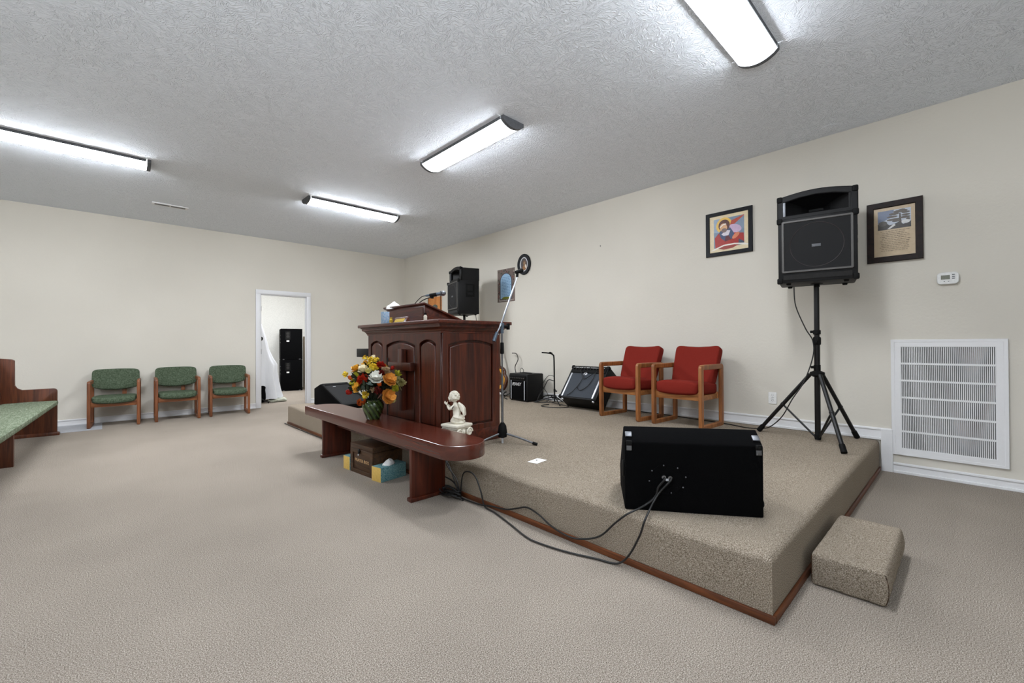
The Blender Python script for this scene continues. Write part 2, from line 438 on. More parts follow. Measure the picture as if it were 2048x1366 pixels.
# door frame
door = D.objects.new('door_1', None); COL.objects.link(door); door['kind'] = 'structure'; door.location = (DX0, Y1, 0)
def dpart(name, c, d, bev=.004, mt='door_white'):
    b = B(); b.box(c, d, bev=bev); part(name, b, M[mt], door)
W_ = DX1-DX0
dpart('casing', (-.035, -.011, 1.035), (.078, .022, 2.07)); dpart('casing', (W_+.022, -.011, 1.035), (.078, .022, 2.07)); dpart('casing', (W_/2-.006, -.012, DZ+.037), (W_+.136, .024, .078))
dpart('jamb', (.008, .04, DZ/2), (.016, .085, DZ), .002); dpart('jamb', (W_-.008, .04, DZ/2), (.016, .085, DZ), .002); dpart('head_jamb', (W_/2, .04, DZ-.008), (W_-.033, .085, .016), .002)
dpart('door_stop', (.020, .045, DZ/2), (.010, .03, DZ-.04), .002); dpart('door_stop', (W_-.020, .045, DZ/2), (.010, .03, DZ-.04), .002)
for z in (.28, 1.02, 1.80): dpart('hinge', (.018, .012, z), (.006, .02, .09), 0, 'hinge')
# baseboards
def baseb(name, pts, h=.088, z=0, t=.014):
    b = B()
    for (x0, y0), (x1, y1) in zip(pts, pts[1:]):
        if abs(x0-x1) < 1e-6:
            b.box((x0-t/2, (y0+y1)/2, z+h/2), (t, abs(y1-y0), h)); b.box((x0-t/2-.004, (y0+y1)/2, z+h-.01), (t+.008, abs(y1-y0), .016), bev=.003); b.box((x0-t/2-.006, (y0+y1)/2, z+.011), (t+.010, abs(y1-y0), .022), bev=.003)
        else:
            b.box(((x0+x1)/2, y0-t/2, z+h/2), (abs(x1-x0), t, h)); b.box(((x0+x1)/2, y0-t/2-.004, z+h-.01), (abs(x1-x0), t+.008, .016), bev=.003); b.box(((x0+x1)/2, y0-t/2-.006, z+.011), (abs(x1-x0), t+.010, .022), bev=.003)
    return struct(name, b, M['white_trim'])
baseb('baseboard_right', [(X1, YF), (X1, .455)])
baseb('baseboard_stage', [(X1, .455), (X1, 6.74)], .105, PZ+.002)
baseb('baseboard_right_rear', [(X1, 6.76), (X1, Y1)])
baseb('baseboard_back', [(XL, Y1), (DX0-.075, Y1)]); baseb('baseboard_back_right', [(DX1+.062, Y1), (X1, Y1)])
b = B(); b.box((X1-.014, .495, .183), (.024, .078, .366), bev=.003); struct('trim_1', b, M['white_trim'])   # white board closing the stage end
b = B(); b.box((-2.15, 8.46, .0015), (4.3, .70, .003)); struct('lit_floor_strip', b, M['patch'])  # strip painted for the lit band of carpet along the back wall

# stage platform
XF, YS, YE = 1.944, .547, 6.75
stage = thing('stage_platform', 'low carpeted stage platform along the right wall, with rounded worn front edge', 'platform', (XF, YS, 0))
def stage_mesh():
    b = bmesh.new(); L, Wd = YE-YS, X1-XF-.002
    r = .035; prof = [(0, 0.005)]
    for i in range(7):
        a = PI/2*i/6; prof.append((r-r*math.cos(a), PZ-r+r*math.sin(a)))
    # grid: u along the front profile then across the top; v along y, rounded at y=0 too
    xs = [(p[0], p[1]) for p in prof]+[(.08, PZ+.004), (.14, PZ+.003), (.22, PZ)]+[(Wd*k/6, PZ) for k in range(1, 7) if Wd*k/6 > .3]
    ys = []
    for i in range(7):
        a = PI/2*i/6; ys.append((r-r*math.cos(a), r-r*math.sin(a)))   # (y, drop)
    ny = 110
    ys += [(r+(L-r)*k/ny, 0) for k in range(1, ny+1)]
    rows = []
    first = [(0, None)]
    for (yy, drop) in [(0, 'base')]+ys:
        row = []
        for (xx, zz) in xs:
            if drop == 'base': z = .005
            else: z = min(zz, PZ-drop+ (0 if drop else 1)) if drop else zz
            n1 = noise.noise(Vector((xx*3, yy*2.2, 1.7))); n2 = noise.noise(Vector((xx*9, yy*9, 4.1)))
            edge = max(0, 1-xx/.2) if z > .2 else 0
            edge2 = max(0, 1-yy/.2) if z > .2 else 0
            e = max(edge, edge2)
            dz = (n1*.012+n2*.004)*e
            dx = (n1*.006+n2*.002) if xx < .01 and z > .05 else 0
            row.append(b.verts.new((xx+dx, yy, z+dz)))
        rows.append(row)
    for A, C in zip(rows, rows[1:]):
        for i in range(len(A)-1): b.faces.new((A[i], A[i+1], C[i+1], C[i]))
    last = rows[-1]
    low = [b.verts.new((v.co.x, v.co.y, .005)) for v in last]
    for i in range(len(last)-1): b.faces.new((last[i], last[i+1], low[i+1], low[i]))
    bmesh.ops.recalc_face_normals(b, faces=b.faces)
    me = D.meshes.new('carpet_cover'); b.to_mesh(me); b.free()
    for p in me.polygons: p.use_smooth = True
    me.set_sharp_from_angle(angle=math.radians(50)); return me
link('carpet_cover', stage_mesh(), M['stage'], stage)
b = B(); b.box((-.0065, (YE-YS)/2-.006, .018), (.013, YE-YS+.012, .033), bev=.003); part('trim_strip', b, M['oak_trim_y'], stage, 'orange oak strip along the foot of the long front')
b = B(); b.box(((X1-XF)/2-.01, -.0065, .018), (X1-XF-.03, .013, .033), bev=.003); part('trim_strip', b, M['oak_trim'], stage, 'orange oak strip along the foot of the short side')

# carpeted step box
st = thing('carpeted_step', 'small carpet-covered step box on the floor against the short side of the stage', 'step', (2.40, .250, 0))
b = B()
def roundbox(b, c, half, r, cuts, fn):
    q = bmesh.ops.create_cube(b.b, size=2); vs = q['verts']
    es = list({e for v in vs for e in v.link_edges})
    bmesh.ops.subdivide_edges(b.b, edges=es, cuts=cuts, use_grid_fill=True)
    for v in b.b.verts:
        p = Vector([math.copysign(abs(t_)**.8, t_)*h for t_, h in zip(v.co, half)])
        k = Vector([max(-(h-r), min(h-r, t_)) for t_, h in zip(p, half)]); d = p-k
        if d.length > 1e-7: p = k+d.normalized()*r
        v.co = Vector(c)+fn(p)
def stepfn(p):
    k = 1-(p.z/.07)**2; q = Vector(p)
    if p.y < -.1: q.y -= .014*k
    if p.x < -.3: q.x -= .006*k
    q.z -= .006*(1-(p.x/.33)**2)*(1-(p.y/.13)**2)*(1 if p.z > 0 else 0)
    return q+Vector((noise.noise(p*14), noise.noise(p*14+Vector((5, 0, 0))), noise.noise(p*14+Vector((0, 5, 0)))))*.003
roundbox(b, (.325, .13, .074), (.330, .131, .072), .012, 23, stepfn); part('carpet_cover', b, M['stage'], st, ang=60)
for y, bg in ((.001, .014), (.259, 0)):
    b = B(); b.tube([(-.0015-.006*(1-((z*.0125-.074)/.07)**2), y-bg*(1-((z*.0125-.074)/.07)**2), z*.0125) for z in range(1, 12)], lambda t: .0017+.0006*math.sin(t*37), 6); part('seam', b, M['chest'], st)

# ================================================================ CEILING LIGHTS AND VENTS
def lamp_profile(w=.118, h=.074, side=.028, n=10):
    p = [(-w, 0), (-w, -side)]
    for i in range(1, n):
        a = i/n; x = -w+2*w*a; p.append((x, -side-(h-side)*math.sin(PI*a)**.75))
    return p+[(w, -side), (w, 0)]
def lamp(label, loc, rz, mat='lamp', L=1.28):
    t = thing('ceiling_light', label, 'ceiling light', loc, rz, 'fluorescent wraparound ceiling lights')
    b = B(); b.box((0, 0, -.004), (L, .2, .008)); part('housing', b, M['cap'], t)
    b = B(); b.prism(lamp_profile(), -L/2+.012, L/2-.012, 'x'); part('diffuser', b, M[mat], t, ang=60)
    pr = [(x*1.05, z*1.05 if z < 0 else 0) for x, z in lamp_profile()]
    for s in (-1, 1):
        b = B(); b.prism(pr, s*(L/2-.012), s*(L/2+.022), 'x'); part('end_cap', b, M['cap'], t)
    b = B(); b.box((0, -.121, -.0135), (L-.03, .005, .027)); b.box((0, .121, -.0135), (L-.03, .005, .027)); part('edge_channel', b, M['cap'], t)
    return t
L1 = lamp('long lit ceiling light above the right of the stage, cut by the top edge', (2.575, .962, ZC), 0)
dup(L1, (2.60, 3.37, ZC), PI/2, 'lit ceiling light running away towards the back wall, dark end cap nearest')
L3 = lamp('smallest lit ceiling light, near the back right corner', (2.61, 6.03, ZC), 0, 'lamp_far')
dup(L3, (-.29, 6.03, ZC), 0, 'long lit ceiling light at the left, cut by the left edge')
dup(L3, (-3.4, 6.03, ZC), 0, 'unseen ceiling light added over the left side for fill')  # out of view, added to light the left floor and back wall
L2 = lamp('ceiling light over the camera, dimmed for the foreground', (-.29, .962, ZC), 0, 'lamp_dim')
dup(L2, (-3.4, .962, ZC), 0, 'unseen ceiling light added left of the camera for fill, dimmed')  # another out-of-view fixture, added for its light on the left
lamp('lit light in the storeroom', (2.9, 10.4, 2.6), 0, 'hall_lamp')
# ceiling air vent
t = thing('ceiling_vent', 'slim white ceiling air vent with two slots, above the green chairs', 'vent', (.685, 7.645, ZC), math.radians(1))
b = B(); b.prism([(-.20, -.065), (.20, -.065), (.20, .065), (-.20, .065)], -.008, 0, 'z', .002); part('vent_plate', b, M['white_trim'], t)
for s in (-1, 1):
    b = B(); b.box((s*.088, 0, -.0095), (.162, .05, .003)); part('slot', b, M['dark'], t)
    b = B()
    for k in range(12): b.box((s*.088-.075+k*.0136, 0, -.0115), (.003, .05, .002))
    part('slot_fin', b, M['white_trim'], t, kind='stuff')
b = B(); b.lathe([(.0, -.006), (.062, -.006), (.07, 0)], (0, 0, 0), 28)
single('ceiling_cover_plate', b, M['ceil'], 'faint round blank cover plate on ceiling near the right wall', 'cover plate', (4.80, .845, ZC))

# ================================================================ RIGHT WALL ITEMS (local frames: +x towards the room's interior is -X world)
def wallthing(name, label, cat, y, z, group=None):
    # local X runs to the right as seen (world -Y), local Y points up-wall, local Z out of the wall
    o = D.objects.new(name, None); COL.objects.link(o); o.empty_display_size = .1
    o.matrix_world = ax((0, -1, 0), (0, 0, 1), (-1, 0, 0), (X1-.001, y, z)); return tag(o, label, cat, group)
# return air grille
t = wallthing('return_air_grille', 'large white louvred return air grille low on the right wall', 'vent', .127, .652)
gw, gh = .333, .492
me = plate([rect(-gw, -gh, gw, gh), rect(-gw+.018, -gh+.018, gw-.018, gh-.018)], .016, .003); lmesh('outer_frame', me, M['white_trim'], t)
me = plate([rect(-gw+.021, -gh+.021, gw-.021, gh-.021), rect(-gw+.058, -gh+.058, gw-.058, gh-.058)], .014, .002); lmesh('door_frame', me, M['white_trim'], t)
b = B(); b.box((0, 0, .001), (2*gw-.05, 2*gh-.05, .002)); part('backing', b, M['dark'], t)
b = B(); b.box((0, 0, 0), (.0056, 2*gh-.11, .006)); slat = b.mesh('slat')
ns = 51
for i in range(ns):
    o = link('slat', slat, M['white_trim'], t, ((-gw+.062)+(2*gw-.124)*i/(ns-1), 0, .007), (0, .35, 0))
for k in range(1, 6):
    b = B(); b.box((0, -gh+.058+(2*gh-.116)*k/6, .011), (2*gw-.112, .016, .004)); part('crossbar', b, M['white_trim'], t)
for z in (.36, -.36):
    b = B(); b.cyl((-gw+.02, z-.03, .012), (-gw+.02, z+.03, .012), .005, seg=8); part('hinge', b, M['white_trim'], t)
# thermostat
t = wallthing('thermostat', 'small white thermostat with grey screen on the right wall above the grille', 'thermostat', .108, 1.640)
me = plate([rrect(-.058, -.043, .058, .043, .022)], .026, .006); lmesh('case', me, M['plastic'], t)
b = B(); b.box((-.014, .008, .0268), (.052, .034, .002)); part('screen', b, M['lcd'], t)
for x, y in ((.032, .026), (.032, .010), (.032, -.004), (-.02, -.026), (.004, -.026)):
    b = B(); b.box((x, y, .027), (.016, .006, .002) if x > .01 else (.008, .005, .002)); part('button', b, M['cap'], t)
# outlets
def outlet(label, y, z):
    t = wallthing('wall_outlet', label, 'outlet', y, z)
    me = plate([rrect(-.036, -.058, .036, .058, .006)], .006, .002); lmesh('cover', me, M['plastic'], t)
    for s in (-1, 1):
        me = plate([rrect(-.017, s*.028-.017, .017, s*.028+.017, .012)], .003, 0, Matrix.Translation((0, 0, .006))); lmesh('socket', me, M['plastic'], t)
        b = B()
        for x in (-.007, .007): b.box((x, s*.028+.003, .0095), (.0025, .010, .001))
        b.box((0, s*.028-.008, .0095), (.004, .004, .001)); b.box((0, s*.010, .0065), (.022, .003, .001)); part('slot', b, M['dark'], t)
    return t
outlet('white double wall outlet left of the tripod stand', 1.382, .560)
outlet('white wall outlet behind the black guitar stand', 4.02, .60)

# framed pictures ------------------------------------------------
def framed(name, label, cat, y, z, w, h, fwid, fmat, lay, depth=.022, group=None):
    t = wallthing(name, label, cat, y, z, group)
    me = plate([rect(-w/2, -h/2, w/2, h/2), rect(-w/2+fwid, -h/2+fwid, w/2-fwid, h/2-fwid)], depth, .004); lmesh('frame', me, fmat, t)
    ilist = []; b = B()
    for i, (pts, c) in enumerate(lay):
        zz = .0125+i*.0001
        b.poly([(p[0], p[1], zz) for p in pts], len(ilist)); ilist.append(pcol(c))
    me = D.meshes.new('print'); b.b.to_mesh(me); b.b.free()
    for q in ilist: me.materials.append(q)
    lmesh('print', me, ilist, t)
    return t
def ell(cx, cy, rx, ry, n=20, a0=0, a1=2*PI, rot=0):
    o = []
    for i in range(n):
        a = a0+(a1-a0)*i/(n-(0 if a1-a0 > 6.2 else 1)); x, y = rx*math.cos(a), ry*math.sin(a)
        o.append((cx+x*math.cos(rot)-y*math.sin(rot), cy+x*math.sin(rot)+y*math.cos(rot)))
    return o
# print of a robed man with a wooden beam; frame .475 x .475
J = [(rect(-.205, -.205, .205, .205), (222, 205, 170)), (rect(-.155, -.155, .16, .165), (120, 138, 158)),
     ([(-.155, .02), (-.02, .0), (.0, .165), (-.155, .165)], (150, 168, 188)),
     (ell(-.045, .085, .085, .088), (226, 186, 92)),
     ([(.0, .03), (.03, .125), (.155, .165), (.16, .16), (.10, .08), (.04, .0)], (176, 72, 50)),
     ([(.02, .05), (.155, .155), (.16, .02), (.06, -.04)], (130, 146, 166)),
     ([(-.14, -.155), (-.145, -.04), (-.10, .01), (-.04, .03), (.04, .02), (.10, -.02), (.155, -.03), (.16, -.155)], (164, 40, 34)),
     (ell(.06, .035, .075, .045, rot=-.3), (198, 172, 200)),
     ([(-.10, .01), (-.06, .06), (.02, .05), (.06, -.02), (.04, -.075), (-.03, -.095), (-.08, -.05)], (62, 78, 112)),
     ([(-.075, -.01), (-.02, .03), (.02, .02), (.0, -.03), (-.05, -.03)], (214, 206, 214)),
     (ell(-.045, .085, .060, .064), (84, 44, 34)),
     (ell(-.052, .062, .038, .048, rot=.25), (212, 164, 122)),
     ([(-.088, .062), (-.055, .088), (-.02, .094), (-.03, .106), (-.06, .100), (-.092, .074)], (236, 226, 214)),
     (ell(-.045, .030, .030, .024), (120, 100, 96)),
     (ell(.075, -.045, .045, .022, rot=.7), (214, 128, 92)),
     ([(.10, -.155), (.105, -.085), (.155, -.12), (.16, -.155)], (60, 74, 92)),
     ([(-.04, -.095), (.03, -.08), (.0, -.03), (-.03, -.04)], (96, 30, 40)),
     ([(-.205, -.185), (-.15, -.16), (-.05, -.128), (.06, -.125), (.16, -.14), (.205, -.155), (.205, -.168), (.06, -.140), (-.05, -.143), (-.15, -.176)], (232, 226, 216)),
     ([(-.11, -.162), (-.05, -.146), (.05, -.143), (.10, -.15), (.04, -.175), (-.05, -.182)], (150, 60, 52))]
framed('framed_print', 'black framed colour print of a robed bearded man, left of the big loudspeaker', 'picture', 1.793, 2.337, .476, .478, .034, M['frame_b'], J)
# tree photograph over handwriting-like verse
T = [(rect(-.135, -.212, .135, .212), (196, 174, 142)), (rect(-.108, .02, .108, .185), (186, 192, 204)),
     ([(-.108, .08), (-.02, .12), (.0, .185), (-.108, .185)], (112, 122, 146)),
     ([(-.108, .02), (-.108, .075), (-.07, .09), (-.045, .07), (-.03, .055), (.0, .06), (.03, .075), (.06, .05), (.108, .07), (.108, .02)], (60, 54, 50)),
     (ell(-.075, .075, .030, .022), (84, 80, 74)), ([(-.045, .025), (.0, .065), (.01, .05), (-.03, .022)], (216, 214, 212)),
     ([(.028, .05), (.034, .15), (.042, .15), (.05, .05)], (70, 62, 56))]
for cx, cy, rx, ry in ((.04, .165, .05, .012), (.0, .148, .035, .011), (.075, .15, .028, .009), (-.012, .125, .038, .009), (.075, .128, .030, .009), (-.005, .10, .045, .010), (.07, .108, .036, .010), (.015, .085, .03, .009), (.05, .172, .025, .01), (.09, .09, .014, .01)):
    T.append((ell(cx, cy, rx, ry, 9), (92, 84, 76)))
T.append((ell(.075, .07, .028, .016), (214, 214, 214)))
random.seed(3)
for r in range(12):
    y = .004-r*.0155; x = -.095+random.uniform(0, .015)
    while x < .10-random.uniform(0, .03):
        wd = random.uniform(.008, .024); T.append((rect(x, y-.0013, x+wd, y+.0013+random.uniform(0, .001)), (104, 90, 72))); x += wd+.005
framed('framed_print', 'dark brown framed tree photograph above lines of verse, right of the big loudspeaker', 'picture', .431, 2.087, .357, .516, .040, M['frame_d'], T, .028)
# oval portrait
t = wallthing('oval_portrait', 'small oval black framed portrait high on the wall above the microphone stand', 'picture', 4.951, 2.424)
def oring(ax_, ay, bx, by, d, bev): return plate([ell(0, 0, ax_, ay, 36), ell(0, 0, bx, by, 36)], d, bev)
lmesh('frame', oring(.140, .163, .098, .122, .028, .006), M['frame_b'], t); lmesh('inner_rim', oring(.100, .124, .078, .104, .02, .003), M['silver'], t)
b = B(); mats = []
for i, (p, c) in enumerate([(ell(0, 0, .09, .115, 30), (84, 76, 74)), (ell(.0, .03, .035, .04), (110, 84, 64)), (ell(.0, .02, .022, .028), (150, 116, 86)), (ell(.01, -.05, .05, .045), (150, 104, 62)), (ell(.03, -.03, .018, .03), (216, 206, 190))]):
    b.poly([(q[0], q[1], .006+i*.0003) for q in p], i); mats.append(pcol(c))
me = D.meshes.new('portrait'); b.b.to_mesh(me); b.b.free()
for q in mats: me.materials.append(q)
lmesh('portrait', me, mats, t)
# poster with arched blue verse panel
P_ = [(rect(-.215, -.28, .215, .28), (112, 98, 92))]
random.seed(11)
for i in range(150):
    x, y = random.uniform(-.20, .20), random.uniform(-.265, .265)
    s = random.uniform(.008, .022); P_.append((ell(x, y, s, s*.8, 6, rot=random.random()*3), random.choice([(146, 130, 122), (84, 60, 58), (128, 84, 74), (158, 148, 140), (74, 76, 62)])))
P_ += [(arch(-.155, .155, -.235, .08, .215), (66, 60, 64)), (arch(-.135, .135, -.225, .08, .20), (150, 184, 212)),
       (ell(.0, -.215, .10, .022), (110, 116, 42)), (rect(-.16, -.262, .16, -.252), (190, 184, 180))]
for r in range(13):
    y = .135-r*.026; x = -.11+random.uniform(0, .02)
    while x < .10:
        wd = random.uniform(.02, .05); P_.append((rect(x, y-.004, x+wd, y+.004), (84, 116, 156))); x += wd+.012
b = B(); mats = []; key = {}
for i, (pts, c) in enumerate(P_):
    if c not in key: key[c] = len(mats); mats.append(pcol(c, .6))
    b.poly([(p[0], p[1], .003+i*.00002) for p in pts], key[c])
me = D.meshes.new('poster_print'); b.b.to_mesh(me); b.b.free()
for q in mats: me.materials.append(q)
t = wallthing('poster', 'unframed poster with stone arch around pale blue verse, left of the oval portrait', 'poster', 5.398, 2.130)
b = B(); b.box((0, 0, .0012), (.432, .562, .0024)); part('sheet', b, pcol((112, 98, 92)), t); lmesh('printed_face', me, mats, t)
# carved plank plaque behind the pulpit
t = wallthing('wooden_plaque', 'orange wooden plank plaque on the wall behind the pulpit microphone', 'plaque', 7.56, 1.875)
for k in range(5):
    me = plate([rrect(-.24, -.24+k*.096, .24, -.15+k*.096, .006)], .018, .003); o = lmesh('plank', me, M['plaque'], t)
b = B(); b.box((.232, 0, .011), (.016, .49, .022)); b.box((-.232, 0, .011), (.016, .49, .022)); part('edge_batten', b, M['frame_d'], t)
b = B(); b.ball((.02, .03, .02), (.10, .05, .006)); b.ball((-.03, -.05, .02), (.05, .07, .006)); part('painted_scene', b, pcol((84, 92, 84)), t)
b = B(); b.box((0, 0, 0), (.002, .010, .018)); single('wall_nail', b, M['dark'], 'tiny dark nail in the right wall, left of the print of the bearded man', 'nail', (X1-.004, 3.475, 2.475))

# ================================================================ PULPIT
px, py = 2.02, 2.97
BH = .965       # body height to the underside of the cornice
pulpit = thing('pulpit', 'large dark cherry wood pulpit with arched panels and a cross', 'pulpit', (px, py, PZ))
Dp, Wp = .62, 1.315
b = B(); b.box((Dp/2+.008, Wp/2, BH/2), (Dp-.016, Wp-.016, BH)); part('body', b, M['cherry'], pulpit)
FR = ax((0, 1, 0), (0, 0, 1), (-1, 0, 0), (.008, 0, 0))      # u = +y, v = z, out = -x
SD = ax((1, 0, 0), (0, 0, 1), (0, -1, 0), (0, .008, 0))
fp = [(.064, .322), (.394, .926), (1.004, 1.262)]
zt = .90
fp = [(.063, .323, .868, .905), (.393, .925, .860, .900), (1.003, 1.262, .866, .903)]
me = plate([rect(0, .12, Wp, BH)]+[arch(a, c, .16, s, tp) for a, c, s, tp in fp], .022, .004, FR); lmesh('front_frame', me, M['cherry'], pulpit)
for a, c, s, tp in fp:
    me = plate([arch(a+.028, c-.028, .19, s-.03, tp-.03)], .020, .009, FR); lmesh('raised_panel', me, M['cherry'], pulpit)
me = plate([rect(0, .12, Dp, BH), arch(.055, .545, .16, .862, .90)], .022, .004, SD); lmesh('side_frame', me, M['cherry'], pulpit)
me = plate([arch(.083, .517, .188, .832, .868)], .020, .009, SD); lmesh('raised_panel', me, M['cherry'], pulpit)
b = B(); b.box((Dp/2, Wp/2, .06), (Dp+.03, Wp+.03, .12), bev=.006); b.box((Dp/2, Wp/2, .125), (Dp+.01, Wp+.01, .02), bev=.005); part('plinth', b, M['cherry_h'], pulpit)
# cross
b = B(); b.box((-.045, .568, .543), (.05, .066, .556), bev=.004); b.box((-.046, .586, .664), (.05, .404, .072), bev=.004); part('cross', b, M['cherry'], pulpit)
# cornice: swept steps
def cornice(b, prof, mi=0):
    rings = []
    for o, z in prof:
        rings.append([b.b.verts.new(p) for p in ((-o, -o, z), (Dp+o, -o, z), (Dp+o, Wp+o, z), (-o, Wp+o, z))])
    for A, C in zip(rings, rings[1:]):
        for k in range(4): b.b.faces.new((A[k], A[(k+1) % 4], C[(k+1) % 4], C[k]))
    b.b.faces.new(rings[0]); b.b.faces.new(rings[-1])
b = B(); cornice(b, [(.002, .955), (.018, .957), (.018, .968), (.024, .972), (.030, .985), (.044, .998), (.058, 1.004), (.058, 1.022), (.068, 1.024), (.068, 1.034)]); part('cornice', b, M['cherry_h'], pulpit, smooth=False)
b = B(); b.box((Dp/2, Wp/2, 1.048), (Dp+.18, Wp+.18, .030), bev=.005); part('top_slab', b, M['cherry_h'], pulpit)
# reading desk on top
TZ = 1.063
dx0, dx1, dy0, dy1 = .13, .57, .46, 1.19
b = B(); b.prism([(dx0, TZ), (dx1, TZ), (dx1, TZ+.015), (dx0, TZ+.165)], dy0, dy1, 'y', .003); part('reading_desk', b, M['cherry_h'], pulpit)
me = plate([rrect(dy0+.03, TZ+.025, dy1-.03, TZ+.145, .006), ], .006, .003, ax((0, 1, 0), (0, 0, 1), (-1, 0, 0), (dx0, 0, 0))); lmesh('desk_panel', me, M['cherry_h'], pulpit)
b = B(); sl = math.atan2(.15, dx1-dx0)
b.prism([(dx0-.025, TZ+.168), (dx1+.01, TZ+.010), (dx1+.012, TZ+.024), (dx0-.025, TZ+.185)], dy0-.03, dy1+.03, 'y', .003); part('desk_top', b, M['cherry_h'], pulpit)
# things on the pulpit
zt_ = PZ+TZ
def tissue_box(label, loc, rz, d, mside, mend=None, tissue=True, cat='tissue box', group=None):
    t = thing('tissue_box', label, cat, loc, rz, group)
    b = B(); b.box((0, 0, d[2]/2), d, bev=.001)
    o = part('carton', b, [M[mside], M[mend or mside]], t)
    for p in o.data.polygons:
        if abs(p.normal.x) > .9: p.material_index = 1
    b = B(); b.lathe([(.001, 0), (min(d[0], d[1])*.38, 0), (min(d[0], d[1])*.38, .0012)], (0, 0, d[2]), 18); part('opening', b, M['dark'], t)
    if tissue:
        b = crumple(.055, .04, 5); part('tissue', b, M['paper'], t, loc=(0, 0, d[2]+.001), rot=(0, 0, .4))
    return t
def crumple(r, h, seed, n=12):
    b = B(); rings = []
    for i in range(8):
        f = i/7; ring = []
        for k in range(n*2):
            a = PI*k/n; rr = r*(1-f)**.7*(1+.35*noise.noise(Vector((math.cos(a)*2, math.sin(a)*2, f*2+seed))))+.002
            z = h*f**.8*(1+.4*noise.noise(Vector((math.cos(a)*1.5, math.sin(a)*1.5, seed*3+f))))+.003
            ring.append(b.b.verts.new((rr*math.cos(a)*1.2, rr*math.sin(a)*.8, z if f > 0 else 0)))
        rings.append(ring)
    for A, C in zip(rings, rings[1:]):
        for k in range(len(A)): b.b.faces.new((A[k], A[(k+1) % len(A)], C[(k+1) % len(A)], C[k]))
    b.b.faces.new(rings[0]); b.b.faces.new(rings[-1])
    return b
tissue_box('small blue marbled tissue box standing on the pulpit beside the reading desk', (2.00, 3.905, zt_), 0, (.060, .060, .118), 'bluemarb', None, False)
b = crumple(.075, .075, 9); single('crumpled_tissue', b, M['paper'], 'crumpled white tissue lying on top of the reading desk', 'tissue', (2.19, 4.06, zt_+.160))
t = thing('desk_plaque', 'small dark wedge with a gold plate standing on the pulpit', 'plaque', (1.985, 3.58, zt_))
b = B(); b.prism([(-.02, 0), (.03, 0), (.018, .05), (.008, .05)], -.12, .12, 'y', .004); part('wedge', b, M['cherry_h'], t)
me = plate([rrect(-.085, .005, .085, .042, .006)], .002, 0, ax((0, -1, 0), (.55, 0, .83), (-.83, 0, .55), (-.0215, 0, 0))); lmesh('gold_plate', me, M['brass'], t)
def bottle(label, loc, h, mb, mc):
    t = thing('small_bottle', label, 'bottle', loc)
    b = B(); b.lathe([(.014, 0), (.016, .004), (.016, h*.62), (.009, h*.74), (.009, h*.8)], seg=16); part('flask', b, M[mb], t)
    b = B(); b.lathe([(.012, h*.78), (.012, h)], seg=16); part('cap', b, M[mc], t)
bottle('tiny gold topped bottle on the pulpit left of the gold plate', (1.985, 3.76, zt_), .055, 'brass', 'brass')
bottle('tiny pale bottle with black cap in front of the sloping desk side', (2.06, 3.28, zt_), .075, 'statue', 'rubber')
# gooseneck, microphone, cable
t = thing('gooseneck_holder', 'black gooseneck microphone holder clamped to the reading desk', 'microphone holder', (2.22, 3.60, zt_+.13))
b = B(); b.tube([(0, .12, -.01), (-.005, .06, .05), (.0, -.02, .09), (.035, -.10, .115)], .005, 8, smooth=5); part('gooseneck', b, M['blackmetal'], t)
b = B(); b.lathe([(.02, 0), (.02, .008), (.008, .012)], (0, .12, -.012), 14); part('flange', b, M['blackmetal'], t)
b = B(); b.cyl((.028, -.098, .132), (.075, -.144, .141), .017, .019, 12); b.box((.045, -.112, .118), (.03, .02, .03), bev=.004); part('clip', b, M['rubber'], t)
def microphone(label, loc, rot, mat='greybody'):
    t = thing('microphone', label, 'microphone', loc); t.rotation_euler = rot
    b = B(); b.cyl((0, 0, 0), (0, 0, .125), .011, .017, 16); b.cyl((0, 0, -.02), (0, 0, 0), .009, .011, 12); part('handle', b, M[mat], t)
    b = B(); b.ball((0, 0, .148), (.025, .025, .027), 16, 12); b.cyl((0, 0, .122), (0, 0, .130), .024, .026, 16); part('grille', b, M['steel'], t)
    return t
microphone('grey handheld microphone in the holder above the pulpit', (2.235, 3.515, zt_+.262), tuple(Vector((.70, -.69, .13)).to_track_quat('Z', 'Y').to_euler()))
b = B(); b.tube([(2.225, 3.525, zt_+.260), (2.20, 3.555, zt_+.253), (2.185, 3.60, zt_+.225), (2.17, 3.65, zt_+.185), (2.16, 3.69, zt_+.168)], .004, 8, smooth=5)
single('microphone_cable', b, M['cable'], 'black cable curving from the pulpit microphone down to the desk', 'cable')
b = B(); b.tube([(2.0, 3.86, 1.0), (2.0, 3.86, .7), (1.995, 3.86, .4), (1.985, 3.86, .275)], .006, 8, smooth=4)
single('hanging_cable', b, M['cable'], 'black cable hanging down the pulpit front behind the vase', 'cable')
# dark box on a stand behind the pulpit
t = thing('stand_with_box', 'black box on a stand sticking out behind the left of the pulpit', 'equipment', (2.86, 6.0, PZ))
b = B(); b.box((0, 0, .747), (.30, .36, .122), bev=.006); part('case', b, M['black2'], t)
b = B(); b.cyl((.1, -.12, 0.03), (.1, -.12, .69), .014); part('pole', b, M['blackmetal'], t)
b = B()
for a in range(3): b.cyl((.1, -.12, .05), (.1+.1*math.cos(a*2.09), -.12+.1*math.sin(a*2.09), .008), .008)
part('foot', b, M['blackmetal'], t)

